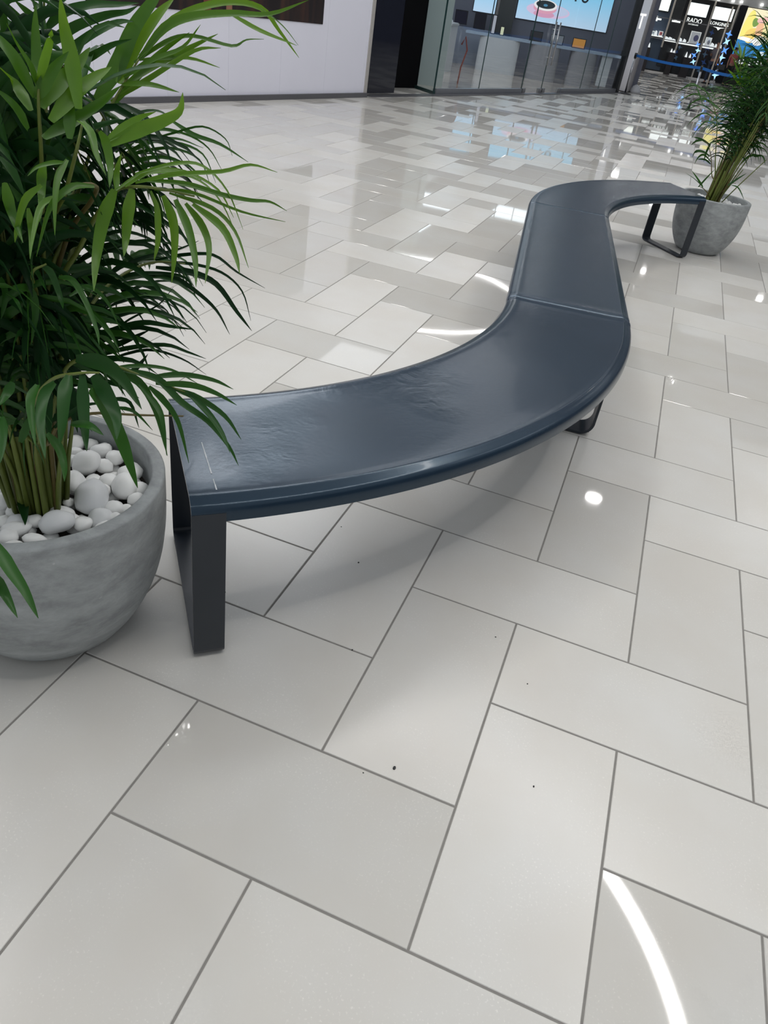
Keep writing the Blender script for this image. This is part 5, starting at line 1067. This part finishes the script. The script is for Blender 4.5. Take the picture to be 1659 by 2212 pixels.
def build_palm(name, base_c, label, specs, nrand, rr, near, lean=(0, 0), tall=1.0):
    root = empty(name, (base_c[0], base_c[1], PH - 0.08)); org = Vector((base_c[0], base_c[1], PH - 0.08))
    allf = []
    for key in specs:
        ra, lv = FRONDS[key]
        a = rr.uniform(0, 2 * PI); r = rr.uniform(0.005, 0.04)
        foot_ = Vector((base_c[0] + r * math.cos(a), base_c[1] + r * math.sin(a), PH - 0.075))
        P = [Vector(q) for q in ra]
        hh = min(P[0].z - 0.05, foot_.z + 0.2)
        pts = catmull([foot_, Vector((foot_.x * .9 + P[0].x * .1, foot_.y * .9 + P[0].y * .1, hh))] + P, 6)
        lg = []
        for w, m_ in lv:
            nv = Vector((0.62, -0.55, 0.55)) + Vector((rr.uniform(-.35, .35), rr.uniform(-.35, .35), rr.uniform(-.3, .3)))
            lg.append(blade(m_, w * 1.14, nv.normalized()))
        radii = [0.0055 * (1 - 0.75 * i / len(pts)) for i in range(len(pts))]
        allf.append(((pts, radii, lg), key))
    for k in range(nrand):
        az = 2 * PI * (k * 0.381966) + rr.uniform(-.3, .3)
        r = 0.012 + 0.045 * rr.random(); fa = az + rr.uniform(-.6, .6)
        foot_ = Vector((base_c[0] + r * math.cos(fa), base_c[1] + r * math.sin(fa), PH - 0.075))
        h = rr.uniform(0.34 if near else 0.56, 1.22 if not near else 0.86) * tall; out = (0.20 + 0.34 * rr.random()) * (1.0 if h < .8 else .8)
        if near: out *= (1 - 0.72 * max(0.0, 0.93 * math.cos(az) + 0.35 * math.sin(az))) * (1 - 0.8 * max(0.0, 0.72 * math.cos(az) - 0.69 * math.sin(az)))
        else: out *= 1.15 * (1 - 0.65 * max(0.0, -0.93 * math.cos(az) - 0.35 * math.sin(az)))
        dirv = Vector((math.cos(az), math.sin(az), 0)); ln = Vector((lean[0], lean[1], 0))
        P1_ = foot_ + dirv * out * 0.06 + Vector((0, 0, h * 0.40)) + ln * h * .3
        P2_ = foot_ + dirv * out * 0.30 + Vector((0, 0, h * 0.85)) + ln * h * .7
        P3_ = foot_ + dirv * out * 0.75 + Vector((0, 0, h * 1.05)) + ln * h
        P4_ = foot_ + dirv * out * 1.20 + Vector((0, 0, h * (1.05 - rr.uniform(.02, .18)))) + ln * h
        pts = catmull([foot_, P1_, P2_, P3_, P4_], 6)
        allf.append((frond_geo(pts, 0.42, rr.randint(12, 17), rr.uniform(.22, .30) * (1 if near else 1.15), rr.uniform(.015, .021) * (1 if near else .60), rr.uniform(.9, 2.0), None, rr, lift=rr.uniform(.2, .45)), 0))
    # extra bare canes in the clump
    mbc = 0
    cand = []
    fr_objs = []
    for idx, ((pts, radii, leaves), key) in enumerate(allf):
        mb = MB(); mb.tube([p - org for p in pts], radii, 7)
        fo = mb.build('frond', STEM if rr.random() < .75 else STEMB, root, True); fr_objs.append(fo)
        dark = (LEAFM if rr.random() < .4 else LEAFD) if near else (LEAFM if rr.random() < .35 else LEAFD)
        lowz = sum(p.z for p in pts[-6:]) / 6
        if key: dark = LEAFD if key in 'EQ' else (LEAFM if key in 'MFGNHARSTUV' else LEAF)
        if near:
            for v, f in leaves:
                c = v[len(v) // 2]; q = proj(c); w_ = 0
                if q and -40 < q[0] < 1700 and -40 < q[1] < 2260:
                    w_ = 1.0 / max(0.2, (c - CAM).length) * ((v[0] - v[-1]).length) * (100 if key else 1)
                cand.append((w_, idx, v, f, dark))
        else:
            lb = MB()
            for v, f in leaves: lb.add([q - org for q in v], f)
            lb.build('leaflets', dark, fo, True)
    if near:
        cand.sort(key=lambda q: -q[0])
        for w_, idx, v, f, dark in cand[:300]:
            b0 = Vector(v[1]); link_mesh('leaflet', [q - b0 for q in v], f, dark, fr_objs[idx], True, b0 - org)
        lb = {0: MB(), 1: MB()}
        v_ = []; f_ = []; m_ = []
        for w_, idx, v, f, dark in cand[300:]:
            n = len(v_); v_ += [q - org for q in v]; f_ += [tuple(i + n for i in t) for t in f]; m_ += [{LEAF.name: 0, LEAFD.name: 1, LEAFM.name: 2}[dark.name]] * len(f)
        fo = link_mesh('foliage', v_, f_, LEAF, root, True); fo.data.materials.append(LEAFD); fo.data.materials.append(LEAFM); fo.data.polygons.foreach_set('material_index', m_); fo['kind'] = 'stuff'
    # canes without visible crown
    for k in range(34 if near else 20):
        a = rr.uniform(0, 2 * PI); r = 0.055 * math.sqrt(rr.random()); sp = rr.uniform(1.3, 2.4)
        b0 = Vector((r * math.cos(a), r * math.sin(a), 0.005)); hh = rr.uniform(.22, .5) * tall
        if not near: sp *= 1.7; hh *= 1.2
        tp = Vector((r * sp * math.cos(a) + lean[0] * hh, r * sp * math.sin(a) + lean[1] * hh, hh))
        md = b0.lerp(tp, .5) + Vector((-.1 * r * math.cos(a), -.1 * r * math.sin(a), 0))
        MB().tube([b0, md, tp], [.0058, .0048, .0026] if near else [.0045, .0040, .003], 7).build('cane', STEM if rr.random() < .7 else STEMB, root, True)
    return tag(root, label, 'palm')
r1 = random.Random(8)
near_palm = build_palm('potted_palm', CL1, 'tall near areca palm with arching green fronds, rooted in the near planter', [k for k in FRONDS if k not in FAR_FRONDS], 34, r1, True)
r2 = random.Random(17)
far_palm = build_palm('potted_palm', CL2, 'distant areca palm leaning right out of the far planter', list(FAR_FRONDS), 38, r2, False, lean=(0.17, 0.06), tall=1.06)
# fallen leaf on the near pebbles
v, f = leaflet(Vector((0, 0, 0)), Vector((1, -0.75, 0.06)), Vector((0, 0, 1)), 0.085, 0.022, 0.3, 0.2)
o = link_mesh('fallen_leaf', v, f, LEAFD, None, True, (-0.715, 0.008, ZP + 0.026)); tag(o, 'dark green leaf lying on the pebbles in front of the near stems', 'leaf')
# crumbs on the floor
rc = random.Random(2)
for x, y, r in ((0.44, 0.12, .0016), (0.155, 0.03, .0028), (0.10, -0.01, .0016), (0.26, 0.52, .0018), (-0.055, 0.30, .0016), (-0.17, 0.62, .002), (-0.43, 0.33, .0022), (-0.45, 0.30, .0016), (-0.41, 0.28, .0014), (-0.6, -0.5, .0018), (0.37, 0.40, .0014), (-0.28, 0.75, .0016)):
    d = MB().lathe([(0.0002, 0), (r * 1.3, 0.0003), (r, r * .8), (0.0002, r)], 7).build('grit_speck', BLACK, loc=(x, y, 0.0))
    d.scale = (1.0, rc.uniform(.6, 1.5), 1)
    tag(d, 'tiny dark speck of grit on the pale floor tiles', 'grit', 'dark specks of grit')
